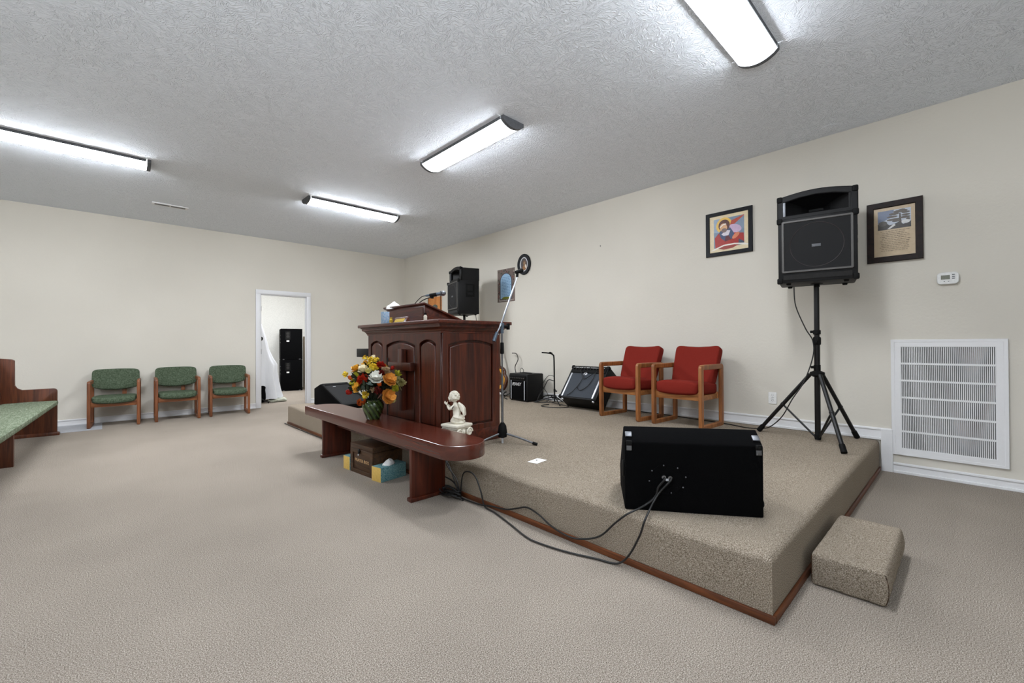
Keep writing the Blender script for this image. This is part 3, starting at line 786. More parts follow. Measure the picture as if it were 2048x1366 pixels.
# ================================================================ BENCH (communion table)
bench = thing('altar_bench', 'long low mahogany bench with rounded end, in front of the pulpit', 'bench', (1.60, 2.22, 0))
def bench_outline():
    x0, x1, ya, yb, r = 0, .325, 0, 2.72, .165
    p = []
    # near end: full rounding
    for i in range(13):
        a = PI+PI*i/12; p.append((.1625+.1625*math.cos(a), .155+.155*math.sin(a)))
    for i in range(9):
        a = PI/2*i/8; p.append((.325-.17+.17*math.cos(a), yb-.20+.20*math.sin(a)))
    p.append((0, yb)); return p
me = plate([bench_outline()], .095, .006, Matrix.Translation((0, 0, .375))); lmesh('bench_top', me, M['bench'], bench)
for p in me.polygons: p.use_smooth = True
me.set_sharp_from_angle(angle=math.radians(30))
for yy in (.533, 2.238):
    b = B(); b.box((.145, yy, .1875), (.285, .034, .375), bev=.002); part('leg', b, M['bench_leg'], bench)
    b = B(); b.box((.140, yy, .014), (.305, .060, .028), bev=.006); part('foot_moulding', b, M['bench_leg'], bench)
b = B(); b.box((.15, 1.385, .335), (.03, 1.67, .08)); part('stretcher', b, M['bench_leg'], bench)

# chest and tissue boxes under the bench
ch = thing('wooden_chest', 'dark wooden chest with lettering and a latch under the bench', 'chest', (1.635, 3.635, 0), math.radians(5))
b = B(); b.box((.16, 0, .105), (.31, .355, .205), bev=.003); part('chest_body', b, M['chest'], ch)
b = B(); b.box((.16, 0, .232), (.325, .372, .045), bev=.005); part('lid', b, M['chest'], ch)
me = plate([rect(-.182, 0, .182, .208), rect(-.145, .03, .145, .178)], .009, .002, ax((0, -1, 0), (0, 0, 1), (-1, 0, 0), (.005, 0, 0))); lmesh('front_frame', me, M['chest'], ch)
b = B(); b.ball((-.012, .02, .198), (.012, .014, .022)); b.cyl((-.012, .02, .19), (-.014, .02, .165), .005); part('latch', b, M['blackmetal'], ch)
b = B(); b.ball((-.018, .02, .168), (.005, .006, .008)); part('latch_tip', b, M['silver'], ch)
me = text_mesh('PRAYER BOX', .038, ax((0, -1, 0), (0, 0, 1), (-1, 0, 0), (.004, 0, .112)), .0006, space=1.05); lmesh('lettering', me, M['text_c'], ch, 'tan lettering reading PRAYER BOX')
tissue_box('teal tissue box with yellow end and tissue, right of the dark chest', (1.762, 3.378, 0), math.radians(9), (.255, .125, .118), 'teal', 'yellow_card')
tissue_box('teal tissue box with yellow end, half hidden left of the dark chest', (1.735, 3.893, 0), math.radians(4), (.255, .115, .118), 'teal', 'yellow_card', False)

# vase and bouquet
b = B(); b.lathe([(.052, 0), (.058, .006), (.062, .02), (.082, .07), (.092, .10), (.094, .125), (.084, .15), (.074, .16), (.078, .172), (.068, .17), (.06, .15)], seg=32)
single('vase', b, M['vase'], 'squat green glazed vase on the bench, holding the flowers', 'vase', (1.738, 3.622, .47))
bq = thing('bouquet', 'autumn bouquet of yellow, orange, red and cream flowers in the green vase', 'flowers', (1.73, 3.63, .47))
FD = [(-0.034,-0.054,0.984,0.039,'cluster','yel'),(-0.041,0.037,1.009,0.027,'cluster','yel'),(0.011,-0.012,1.017,0.027,'cluster','crm'),(0.004,-0.074,0.992,0.026,'cluster','yel'),(-0.074,-0.025,0.963,0.035,'cluster','gold'),(-0.119,0.045,0.910,0.044,'rose','gold'),(-0.102,-0.056,0.909,0.043,'rose','crm'),(-0.041,-0.127,0.935,0.043,'carn','yel'),(-0.077,-0.110,0.902,0.030,'carn','pale'),(0.011,-0.149,0.951,0.039,'carn','red'),(0.037,-0.191,0.908,0.043,'carn','beige'),(0.107,-0.171,0.922,0.022,'bud','red'),(-0.118,-0.071,0.832,0.051,'carn','redor'),(-0.044,-0.171,0.843,0.055,'rose','wht'),(0.052,-0.221,0.823,0.056,'rose','org'),(0.184,-0.174,0.791,0.057,'carn','grn'),(0.168,-0.160,0.866,0.035,'leafc','ylg'),(-0.175,0.166,0.868,0.031,'cluster','yel'),(-0.137,0.129,0.833,0.027,'bud','org2'),(-0.146,0.056,0.798,0.035,'cluster','ylg'),(-0.132,-0.023,0.755,0.047,'rose','gold'),(-0.146,0.140,0.709,0.031,'bud','red'),(-0.096,-0.072,0.700,0.039,'cluster','yel'),(-0.032,-0.173,0.736,0.034,'carn','burg'),(-0.061,-0.147,0.743,0.025,'carn','beige'),(0.059,-0.184,0.679,0.060,'rose','org'),(0.116,-0.206,0.741,0.039,'carn','ylg'),(0.123,-0.162,0.671,0.026,'cluster','yel'),(0.143,-0.133,0.627,0.018,'cluster','pale'),(-0.078,0.076,0.616,0.031,'carn','org2'),(-0.064,-0.011,0.620,0.031,'carn','org2'),(-0.023,-0.191,0.792,0.025,'bud','org2'),(0.002,-0.189,0.888,0.030,'carn','burg'),(-0.137,0.016,0.860,0.030,'leafc','ylg'),(-0.081,-0.135,0.793,0.025,'leafc','blu'),
      (.16,.10,.90,.045,'rose','gold'),(.08,.17,.86,.045,'carn','redor'),(.19,.02,.78,.05,'rose','crm'),(.06,.20,.74,.045,'carn','yel'),(.15,.12,.72,.045,'carn','red'),(.08,.06,.98,.035,'cluster','yel')]
random.seed(33)
FD = [(x, y, z, r*1.1, k, c) for x, y, z, r, k, c in FD]
for i in range(34):
    a = random.random()*2*PI; e = random.uniform(-.1, 1.35); R_ = random.uniform(.15, .20)
    k, c, r = random.choice([('cluster', 'yel', .028), ('cluster', 'gold', .03), ('carn', 'org2', .028), ('carn', 'yel', .034), ('rose', 'gold', .036), ('bud', 'red', .02), ('leafc', 'ylg', .035), ('carn', 'burg', .026), ('rose', 'crm', .034), ('cluster', 'pale', .026)])
    q = Vector((math.cos(a)*math.cos(e)*R_, math.sin(a)*math.cos(e)*R_, .775+math.sin(e)*R_))
    if all((q-Vector(f[:3])).length > .8*(f[3]+r) for f in FD): FD.append((q.x, q.y, q.z, r, k, c))
def petal(b, base_, d, up_, ln, wd, cup):
    s = d.cross(up_).normalized(); rows = []
    for i in range(4):
        f = i/3; c = base_+d*ln*f+up_*(cup*f*f*ln); ww = wd*math.sin(PI*(.15+.72*f))
        rows.append([b.b.verts.new(c+s*ww*q+up_*(abs(q)*ww*.35)) for q in (-1, 0, 1)])
    for A, C in zip(rows, rows[1:]):
        for k in range(2): b.b.faces.new((A[k], A[k+1], C[k+1], C[k]))
random.seed(21)
NAMES = {'rose': 'rose', 'carn': 'carnation', 'cluster': 'blossom_cluster', 'bud': 'bud', 'leafc': 'leaf_spray'}
stem = B(); ctr = Vector((0, 0, .30))
for (x, y, z, r, k, c) in FD:
    p = Vector((x, y, z-.47)); n = (p-Vector((0, 0, .16))).normalized(); b = B()
    t1 = n.orthogonal().normalized(); t2 = n.cross(t1)
    if k == 'rose':
        b.ball(p, r*.42, 10, 8)
        for ring, (cnt, rad, cup, lift) in enumerate(((4, .75, 1.3, .1), (6, .95, .7, 0), (7, 1.15, .25, -.1))):
            for i in range(cnt):
                a = 2*PI*i/cnt+ring*.5+random.random()*.3; d = t1*math.cos(a)+t2*math.sin(a)
                petal(b, p+n*lift*r-n*.2*r, d, n, r*rad*.9, r*.62, cup)
    elif k == 'carn':
        b.ball(p-n*r*.25, r*.5, 10, 8)
        for i in range(46):
            a = random.random()*2*PI; e = random.random()**.6*1.35; d = (t1*math.cos(a)+t2*math.sin(a))*math.sin(e)+n*math.cos(e)
            u_ = d.orthogonal().normalized(); petal(b, p-n*r*.3, d, u_, r*random.uniform(.8, 1.15), r*.26, random.uniform(-.3, .3))
    elif k == 'cluster':
        for i in range(15):
            d = Vector((random.gauss(0, 1), random.gauss(0, 1), random.gauss(0, 1))).normalized(); q = p+d*r*.7*random.random()**.4
            for j in range(5):
                a = 2*PI*j/5; o1 = d.orthogonal().normalized(); dd = o1*math.cos(a)+d.cross(o1)*math.sin(a)
                petal(b, q, dd, d, r*.36, r*.17, .5)
    elif k == 'bud':
        b.sell(p, (r*.6, r*.6, r*.9), 1, 1, 12, 8, rot=Vector((0, 0, 1)).rotation_difference(n).to_matrix().to_4x4())
        for j in range(5):
            a = 2*PI*j/5; petal(b, p-n*r*.6, t1*math.cos(a)*.5+t2*math.sin(a)*.5+n*.8, t1, r*1.3, r*.4, .1)
    else:
        for i in range(9):
            a = random.random()*2*PI; e = random.random()*1.2; d = (t1*math.cos(a)+t2*math.sin(a))*math.sin(e)+n*math.cos(e)
            petal(b, p-n*r*.4, d, d.orthogonal().normalized(), r*1.3, r*.32, .1)
    part(NAMES[k], b, flm(c), bq, ang=60)
    q0 = Vector((random.uniform(-.03, .03), random.uniform(-.03, .03), .12)); stem.tube([q0, q0.lerp(p, .5)+Vector((0, 0, .03)), p-n*r*.4], .0035, 5, smooth=3)
part('stems', stem, M['leaf'], bq, kind='stuff')
b = B()
for i in range(520):
    a = random.random()*2*PI; e = random.uniform(-.15, 1.0)*PI/2; R_ = random.uniform(.07, .185)
    p = Vector((math.cos(a)*math.cos(e)*R_, math.sin(a)*math.cos(e)*R_, .30+math.sin(e)*R_*1.05))
    n = (p-Vector((0, 0, .22))).normalized(); d = (n+Vector((random.uniform(-.8, .8), random.uniform(-.8, .8), random.uniform(-.8, .5)))).normalized()
    petal(b, p-d*.02, d, d.orthogonal().normalized(), random.uniform(.03, .06), random.uniform(.010, .018), random.uniform(-.3, .3))
part('foliage', b, M['leaf'], bq, kind='stuff', ang=60)
b = crumple(.03, .04, 4); single('crumpled_tissue', b, M['paper'], 'crumpled white tissue on the bench beside the green vase', 'tissue', (1.82, 3.80, .47))

# pedestal and cherub
sx, sy = 2.075, 2.842
SR = math.radians(-46)    # statue turned so it looks left along the bench
t = thing('pedestal', 'cream plaster pedestal with scrolled capital, between bench and pulpit', 'pedestal', (sx, sy, PZ), math.radians(10))
b = B(); b.box((0, 0, .02), (.19, .19, .04), bev=.006); b.lathe([(.075, .04), (.08, .055), (.066, .07), (.058, .09), (.056, .13)], seg=24); part('column', b, M['statue'], t)
b = B(); b.box((0, 0, .213), (.182, .182, .022), bev=.006); b.box((0, 0, .196), (.165, .165, .018), bev=.007); part('capital_slab', b, M['statue'], t)
for s in (-1, 1):
    for q in (-1, 1):
        b = B(); pts = []
        for i in range(26):
            a = i/25*2*PI*1.5; r = .034*(1-i/25*.8); pts.append((s*.056+r*math.cos(a)*s, q*.088, .158+r*math.sin(a)))
        b.tube(pts, .008, 6); b.cyl((s*.056, q*.06, .158), (s*.056, q*.086, .158), .022, .026, 16); part('volute', b, M['statue'], t)
b = B(); b.lathe([(.056, .12), (.07, .14), (.080, .17), (.074, .188)], seg=24); b.mi = 0
for k in range(8):
    a = 2*PI*k/8; b.ball((.074*math.cos(a), .074*math.sin(a), .165), (.017, .017, .02), 8, 6)
part('echinus', b, M['statue'], t)
# cherub: local -X is where it faces
ST = thing('cherub_statue', 'cream winged cherub figurine kneeling and blowing a kiss on the pedestal', 'figurine', (sx, sy, PZ+.224), SR)
def skin(name, joints, bones, mat, parent, sub=2):
    me = D.meshes.new(name); me.from_pydata([j[:3] for j in joints], bones, [])
    o = D.objects.new(name, me); COL.objects.link(o)
    sm = o.modifiers.new('skin', 'SKIN'); ss = o.modifiers.new('sub', 'SUBSURF'); ss.levels = ss.render_levels = sub
    lay = me.skin_vertices[0].data if me.skin_vertices else None
    if lay is None:
        bpy.context.view_layer.objects.active = o; lay = me.skin_vertices[0].data
    for v, j in zip(lay, joints): v.radius = (j[3], j[3])
    lay[0].use_root = True
    dg = bpy.context.evaluated_depsgraph_get(); dg.update()
    m2 = D.meshes.new_from_object(o.evaluated_get(dg)); D.objects.remove(o); D.meshes.remove(me)
    m2.materials.clear(); m2.name = name
    for p in m2.polygons: p.use_smooth = True
    return link(name, m2, mat, parent)
body_j = [(.012, 0, .055, .040), (.004, 0, .085, .036), (-.006, 0, .118, .032), (-.012, 0, .148, .027), (-.014, 0, .166, .014), (-.016, 0, .176, .013),
          # thighs, knees, shins, feet
          (-.002, .026, .040, .028), (-.040, .030, .022, .021), (.004, .034, .014, .015), (.048, .034, .012, .012), (.066, .034, .010, .008),
          (-.002, -.026, .040, .028), (-.040, -.030, .022, .021), (.004, -.034, .014, .015), (.048, -.034, .012, .012), (.066, -.034, .010, .008),
          # arms: shoulder, elbow, wrist
          (-.014, .036, .144, .015), (-.052, .040, .116, .012), (-.074, .016, .148, .008),
          (-.014, -.036, .144, .015), (-.052, -.040, .116, .012), (-.074, -.016, .148, .008)]
bones = [(0, 1), (1, 2), (2, 3), (3, 4), (4, 5), (0, 6), (6, 7), (7, 8), (8, 9), (9, 10), (0, 11), (11, 12), (12, 13), (13, 14), (14, 15), (3, 16), (16, 17), (17, 18), (3, 19), (19, 20), (20, 21)]
skin('body', body_j, bones, M['statue'], ST)
b = B(); hc = Vector((-.022, 0, .214))
b.ball(hc, (.041, .038, .043), 24, 18); b.ball(hc+Vector((-.025, .014, -.016)), (.017, .016, .016)); b.ball(hc+Vector((-.025, -.014, -.016)), (.017, .016, .016))
b.ball(hc+Vector((-.042, 0, -.009)), (.007, .005, .006)); b.ball(hc+Vector((-.038, 0, -.023)), (.006, .008, .004)); b.ball(hc+Vector((-.032, 0, -.034)), (.009, .009, .007))
for s in (-1, 1):
    b.ball(hc+Vector((-.038, s*.014, .003)), (.004, .006, .004)); b.ball(hc+Vector((-.002, s*.038, -.006)), (.007, .004, .010))
part('head', b, M['statue'], ST)
b = B(); random.seed(5)
for i in range(80):
    a = random.random()*2*PI; e = random.uniform(-.35, 1)*PI/2; d = Vector((math.cos(a)*math.cos(e), math.sin(a)*math.cos(e), math.sin(e)))
    if d.x < -.45 and d.z < .55: continue
    b.ball(hc+Vector((d.x*.037+.003, d.y*.036, d.z*.040)), .0095, 10, 8)
part('hair', b, M['statue'], ST)
for s in (-1, 1):
    w0 = Vector((-.074, s*.016, .148)); hand = [(w0.x, w0.y, w0.z, .0065), (w0.x-.010, s*.010, w0.z+.012, .0075)]; bn = [(0, 1)]
    for f in range(4):
        k = len(hand); hand += [(w0.x-.016-.002*f, s*(.004+.0042*f), w0.z+.020-.001*f, .0030), (w0.x-.022, s*(.004+.0046*f), w0.z+.032-.003*f, .0026)]; bn += [(1, k), (k, k+1)]
    k = len(hand); hand += [(w0.x-.002, s*.004, w0.z+.020, .003), (w0.x+.003, s*.003, w0.z+.028, .0026)]; bn += [(1, k), (k, k+1)]
    skin('hand', hand, bn, M['statue'], ST, 1)
    b = B()
    for j in range(6):
        f = j/5; L = .10-.052*f
        p0 = Vector((.018+.004*j, s*(.010+.002*j), .158-.010*j)); p1 = p0+Vector((.040-.012*f, s*.016, -L))
        mid = (p0+p1)/2+Vector((.020-.014*f, s*.006, .012)); b.tube([p0+Vector((-.004, 0, .008)), mid, p1], lambda t_: .0035+.0065*math.sin(PI*min(1, t_*.85+.12)), 7, smooth=4)
    part('wing', b, M['statue'], ST)
b = B(); b.sell((.010, 0, .036), (.046, .050, .034), .8, .8, 28, 16, lambda p: Vector((p.x+.18*p.z, p.y, p.z))); b.tube([(-.02, .05, .062), (.02, .052, .05), (.05, .03, .04), (.055, -.02, .04), (.02, -.052, .05), (-.02, -.05, .062)], .010, 8, smooth=4)
part('drape', b, M['statue'], ST)

# ================================================================ MICROPHONE STAND
mx_, my_ = 2.529, 2.795
t = thing('microphone_stand', 'chrome boom microphone stand with empty clip, right of the pulpit', 'microphone stand', (mx_, my_, PZ))
b = B(); b.cyl((0, 0, .06), (0, 0, .60), .0105, seg=14); part('lower_tube', b, M['steel'], t)
b = B(); b.cyl((0, 0, .55), (0, 0, .975), .0075, seg=14); part('upper_tube', b, M['steel'], t)
b = B(); b.lathe([(.013, .775), (.016, .785), (.016, .865), (.013, .875)], seg=16); part('height_clutch', b, M['rubber'], t)
b = B(); b.lathe([(.014, .18), (.034, .15), (.042, .09), (.038, .055), (.014, .045)], seg=18); part('hub', b, M['rubber'], t)
b = B(); b.cyl((0, 0, .0), (0, 0, .06), .009, seg=12); part('hub_pin', b, M['silver'], t)
for a in (-63.5, 172, 60):
    A = math.radians(a); dx, dy = math.cos(A), math.sin(A)
    b = B(); b.tube([(dx*.03, dy*.03, .085), (dx*.16, dy*.16, .055), (dx*.285, dy*.285, .018)], .0085, 10); o = part('leg', b, M['steel'], t)
    b = B(); b.cyl((dx*.275, dy*.275, .020), (dx*.315, dy*.315, .012), .0125, seg=12); part('foot', b, M['rubber'], o)
b = B(); b.lathe([(.015, .955), (.015, 1.01)], seg=14); b.box((.0, 0, 1.02), (.032, .03, .05), bev=.006); part('swivel', b, M['greybody'], t)
b = B(); b.cyl((.016, -.004, 1.015), (.05, -.014, 1.015), .013, seg=12); b.box((.058, -.016, 1.015), (.018, .03, .055), bev=.004); part('wing_knob', b, M['rubber'], t)
bp0, bp1 = Vector((-.098, -.004, .885)), Vector((.183, -.004, 1.465)); pv = Vector((-.012, -.004, 1.035))
b = B(); b.tube([pv, Vector((.06, -.004, 1.19)), Vector((.115, -.004, 1.31)), bp1], .0072, 10); part('boom', b, M['chrome'], t)
b = B(); b.tube([pv, bp0+Vector((.035, 0, .07))], .0072, 10); part('boom_tail', b, M['chrome'], t)
b = B(); b.cyl(bp0, bp0+Vector((.036, 0, .078)), .0165, .0135, 14); part('counterweight', b, M['greybody'], t)
b = B(); b.cyl(bp1, bp1+Vector((.006, 0, .04)), .012, .011, 10); b.cyl(bp1+Vector((-.014, .002, .040)), bp1+Vector((.056, -.008, .066)), .015, .0205, 14); part('clip', b, M['rubber'], t)
b = B(); b.tube([(-.02, -.003, 1.0), (-.035, .01, .97), (-.03, .012, .94)], .0025, 6, smooth=5); part('cable_hook', b, M['silver'], t)

# ================================================================ LOUDSPEAKERS
def tripod(label, loc, rz, top, legs=((100, .46), (232, .52), (-30, .46)), group=None):
    t = thing('speaker_stand', label, 'stand', loc, rz, group)
    b = B(); b.cyl((0, 0, .022), (0, 0, .86), .0225, seg=16); part('lower_pole', b, M['blackmetal'], t)
    b = B(); b.cyl((0, 0, .84), (0, 0, top), .0205, seg=16); part('upper_pole', b, M['blackmetal'], t)
    b = B(); b.lathe([(.027, .84), (.03, .85), (.03, .90), (.025, .91)], seg=16); b.lathe([(.025, .93), (.029, .935), (.029, .965), (.025, .97)], seg=16); part('collar', b, M['rubber'], t)
    b = B(); b.cyl((0, 0, .955), (.0, .048, .955), .011); b.cyl((0, .0, .87), (-.05, .0, .87), .010); part('locking_knob', b, M['rubber'], t)
    b = B(); b.lathe([(.03, .56), (.055, .575), (.055, .60), (.03, .612)], seg=18); part('leg_hub', b, M['rubber'], t)
    b = B(); b.lathe([(.026, .575), (.026, .665)], seg=16); b.cyl((0, 0, .645), (-.035, .035, .645), .012); part('hub_collar', b, M['rubber'], t)
    b = B(); b.lathe([(.0, .012), (.022, .012), (.026, .03), (.026, .055), (.0205, .06)], seg=16); part('bottom_hub', b, M['rubber'], t)
    for a, ln in legs:
        A = math.radians(a); d = Vector((math.cos(A), math.sin(A), 0))
        p0 = d*.055+Vector((0, 0, .58)); p1 = d*ln+Vector((0, 0, .02))
        b = B(); b.cyl(p0, p1, .0165, seg=14); o = part('leg', b, M['blackmetal'], t)
        dd = (p1-p0).normalized(); b = B(); b.cyl(p1-dd*.055, p1+dd*.012, .021, .022, 14); part('rubber_foot', b, M['rubber'], o)
        b = B(); m_ = p0.lerp(p1, .52); b.cyl(d*.02+Vector((0, 0, .035)), m_, .0085, seg=8); b.ball(m_, .02, 10, 8); part('brace', b, M['blackmetal'], t)
    return t
def pa_speaker(label, loc, rz, group=None):
    """local: front faces -X, width along Y, height up from the base"""
    t = thing('loudspeaker', label, 'loudspeaker', loc, rz, group)
    W, Hh, Dd = .545, .775, .36; z1 = .555
    b = B(); b.prism([(-.20, 0), (.16, 0), (.16, z1+.0), (-.20, z1)], -W/2, W/2, 'y', .012)
    part('lower_cabinet', b, M['black2'], t)
    # upper cabinet with horn, set back, curved roof
    b = B(); cols = []
    n = 12; xs = (-.165, .16)
    roof = [(-W/2+W*i/n, .745+.035*math.sin(PI*i/n)) for i in range(n+1)]
    outer = [(-W/2, z1-.01)]+roof+[(W/2, z1-.01)]
    hw = W/2-.034
    inner = [(-hw, z1+.028), (-hw, .712), (-hw*.5, .736), (0, .746), (hw*.5, .736), (hw, .712), (hw, z1+.028)]
    FRn = ax((0, 1, 0), (0, 0, 1), (-1, 0, 0), (-.125, 0, 0))
    me = plate([outer, inner], .04, .008, FRn); lmesh('upper_front', me, M['black2'], t)
    b = B(); b.prism(outer, -.125, .16, 'x'); 
    bmesh.ops.delete(b.b, geom=[f for f in b.b.faces if abs(f.calc_center_median().x+.125) < .001 and len(f.verts) > 6], context='FACES')
    part('upper_cabinet', b, M['black2'], t)
    # horn flare: rectangular funnel narrowing to the throat
    b = B(); rings = []
    for f, k in ((0, 1), (.35, .72), (.7, .42), (1, .22)):
        x = -.125+.19*f; yy = hw*k; z0, z2 = z1+.028+(.07)*f, .742-.07*f
        rings.append([b.b.verts.new(p) for p in ((x, -yy, z0), (x, yy, z0), (x, yy, z2), (x, -yy, z2))])
    for A, C in zip(rings, rings[1:]):
        for q in range(4): b.b.faces.new((A[q], A[(q+1) % 4], C[(q+1) % 4], C[q]))
    b.b.faces.new(rings[-1]); part('horn', b, M['black2'], t, smooth=False)
    for s in (-1, 1):
        b = B(); b.box((-.158, s*(hw-.008), .635), (.012, .026, .145), bev=.002); o = part('horn_bracket', b, M['steel'] if s > 0 else M['black2'], t, 'bright metal bracket' if s > 0 else None)
    # grille
    me = plate([rrect(-.243, .087, .243, .528, .01), rrect(-.231, .099, .231, .516, .006)], .012, .003, ax((0, 1, 0), (0, 0, 1), (-1, 0, 0), (-.200, 0, 0))); lmesh('grille_frame', me, M['cap2'], t)
    b = B(); b.box((-.204, 0, .3075), (.006, .458, .413)); part('grille', b, M['grille'], t)
    b = B(); b.tube([(-.2078, .185*math.cos(a*PI/24), .3075+.185*math.sin(a*PI/24)) for a in range(48)], .0022, 6, closed=True); part('cone_ring', b, pcol((40, 29, 28)), t)
    b = B(); b.box((-.209, 0, .300), (.005, .062, .024), bev=.001); part('logo_badge', b, M['cap'], t)
    b = B(); b.box((-.203, 0, .045), (.008, .47, .04)); part('port_slot', b, M['dark'], t)
    for s in (-1, 1):
        for z in (.018, z1-.018, .755):
            for x in ((-.195,) if z < .6 else (-.160,)):
                b = B(); b.box((x, s*(W/2-.012), z-(.02 if z > .7 else 0)), (.034, .042, .05), bev=.010); part('corner_guard', b, M['rubber'], t)
    for s in (-1, 1):
        for x in (-.15, .12):
            b = B(); b.lathe([(.016, -.014), (.02, 0)], (x, s*.2, 0), 12); part('rubber_foot', b, M['rubber'], t)
    b = B(); b.lathe([(.045, -.004), (.045, 0)], (0, 0, 0), 18); b.lathe([(.022, -.03), (.022, -.004)], (0, 0, 0), 16); part('pole_socket', b, M['rubber'], t)
    b = B(); b.box((.0, -W/2-.002, .38), (.15, .008, .21), bev=.002); b2 = part('side_handle', b, M['rubber'], t)
    b = B(); b.box((.0, -W/2-.0075, .42), (.09, .004, .09)); b.box((0, -W/2-.0075, .33), (.09, .004, .035)); part('handle_cup', b, M['dark2'], t)
    return t
M['cap2'] = plain('gunmetal_trim', (74, 72, 70), .45, .3, var=2)
M['dark2'] = plain('recess_black', (4, 4, 5), .9)
tripod('black tripod speaker stand near the right end of the stage', (4.54, .91, PZ), 0, 1.37, ((79, .50), (212, .46), (-31, .42)))
pa_speaker('big black loudspeaker with horn on the tripod, facing left, between the two framed prints', (4.53, .905, 1.64), math.radians(11.2))
tripod('black tripod speaker stand behind the pulpit', (4.40, 5.80, PZ), 0, 1.35, ((90, .45), (210, .45), (-30, .45)))
pa_speaker('black loudspeaker with horn on a stand behind the pulpit, seen from its side', (4.40, 5.80, 1.622), math.radians(-17))
b = B(); b.tube([(4.46, 1.06, 1.62), (4.47, 1.05, 1.45), (4.50, .985, 1.25), (4.515, .935, 1.14), (4.51, .935, 1.0), (4.50, 1.0, .78), (4.50, 1.09, .62), (4.53, 1.18, .45), (4.60, 1.30, .33), (4.68, 1.42, .285), (4.72, 1.56, .272), (4.80, 1.78, .272), (4.86, 2.2, .272), (4.9, 2.6, .272), (4.9, 3.2, .272)], .0048, 8, smooth=6)
single('speaker_cable', b, M['cable'], 'black cable hanging from the big loudspeaker and running behind the red chairs', 'cable')
b = B(); b.tube([(4.50, 5.62, 1.62), (4.51, 5.60, 1.45), (4.55, 5.55, 1.2), (4.57, 5.6, .8), (4.6, 5.7, .272)], .004, 8, smooth=5)
single('speaker_cable', b, M['cable'], 'thin cable hanging from the loudspeaker behind the pulpit', 'cable')

# ================================================================ FLOOR MONITORS
def monitor_right():
    # back face runs from (1.963,1.228) to (2.347,.693); local X along it, local Y away from the viewer
    a = math.atan2(.693-1.228, 2.347-1.963)
    t = thing('stage_monitor', 'big black floor monitor wedge with its back to the viewer at the stage front', 'stage monitor', (1.963, 1.228, PZ), a)
    L = .659
    b = B(); b.prism([(.0, .0), (.40, .0), (.44, .12), (.10, .415), (.0, .350)], 0, L, 'x', .008); part('cabinet', b, M['black'], t)
    # front (performer side) grille on the sloping face
    v = Vector((0, .44-.10, .12-.415)).normalized(); n = Vector((0, -v.z, v.y))
    me = plate([rrect(-.30, -.20, .30, .20, .01)], .012, .003, ax((1, 0, 0), tuple(v), tuple(n), (L/2, .27, .2675))); lmesh('grille', me, M['grille'], t)
    for x in (.022, L-.022):
        s = 1 if x < .3 else -1
        b = B(); b.box((x, .040, .381), (.034, .036, .010), RX(math.radians(33)), .003); part('corner_bracket', b, M['steel'], t)
        b = B(); b.box((x, -.003, .322), (.026, .006, .030), bev=.002); part('corner_bracket', b, M['steel'], t)
        b = B(); b.box((x, -.005, .345), (.03, .012, .026), bev=.004); part('bracket_bridge', b, M['rubber'], t)
    b = B(); b.lathe([(.078, 0), (.078, .0015), (.0, .0015)], seg=30); o = part('jack_plate', b, M['black'], t); o.rotation_euler = (PI/2, 0, 0); o.location = (.205, -.001, .165)
    for (x, z) in ((.192, .178), (.222, .176)):
        b = B(); b.cyl((x, -.004, z), (x, -.012, z), .011, .010, 14); o = part('jack_socket', b, M['chrome'], t)
    b = B(); b.box((.208, -.007, .166), (.014, .008, .010)); part('jack_label', b, M['silver'], t)
    for k in range(8):
        A = 2*PI*k/8+.2; b = B(); b.ball((.21+.09*math.cos(A), -.001, .168+.07*math.sin(A)), .004, 8, 6); part('screw', b, M['steel'], t)
    b = B(); b.ball((L+.006, .05, .055), (.012, .02, .022)); part('side_knob', b, M['rubber'], t)
    b = B(); b.ball((-.004, .05, .20), (.008, .035, .045)); part('side_grip', b, M['rubber'], t)
    return t, a
MR, MA = monitor_right()
def mloc(x, y, z): return Vector((1.963, 1.228, PZ))+Matrix.Rotation(MA, 3, 'Z') @ Vector((x, y, z))
for nm, lbl, pts in (('monitor_cable', 'black cable from the monitor drooping along the stage side', [mloc(.192, -.006, .178), mloc(.192, -.022, .17), Vector((2.042, 1.085, .393)), Vector((2.035, 1.095, .350)), Vector((2.0, 1.12, .315)), Vector((1.955, 1.148, .292)), Vector((1.915, 1.19, .262)), Vector((1.905, 1.25, .205)), Vector((1.905, 1.343, .11)), Vector((1.908, 1.458, .056)), Vector((1.908, 1.563, .038)), Vector((1.91, 1.694, .058)), Vector((1.915, 1.794, .093)), Vector((1.92, 1.9, .106)), Vector((1.915, 1.99, .076)), Vector((1.91, 2.084, .047)), Vector((1.905, 2.234, .03)), Vector((1.90, 2.336, .014)), Vector((1.89, 2.5, .012)), Vector((1.89, 2.6, .03))]),
                     ('monitor_cable', 'black cable from the monitor sweeping out onto the floor', [mloc(.222, -.006, .176), mloc(.222, -.022, .168), Vector((2.046, 1.078, .372)), Vector((2.012, 1.095, .325)), Vector((1.95, 1.085, .300)), Vector((1.905, 1.085, .262)), Vector((1.898, 1.106, .191)), Vector((1.896, 1.156, .089)), Vector((1.895, 1.205, .027)), Vector((1.883, 1.25, .008)), Vector((1.858, 1.342, .008)), Vector((1.805, 1.499, .008)), Vector((1.776, 1.674, .008)), Vector((1.784, 1.781, .008)), Vector((1.837, 1.964, .008)), Vector((1.889, 2.168, .008)), Vector((1.905, 2.29, .012)), Vector((1.905, 2.33, .10)), Vector((1.912, 2.40, .19)), Vector((1.91, 2.48, .21)), Vector((1.905, 2.54, .17)), Vector((1.90, 2.56, .02))])):
    b = B(); b.tube(pts, .0052, 8, smooth=7); single(nm, b, M['cable'], lbl, 'cable')
b = B()
random.seed(2)
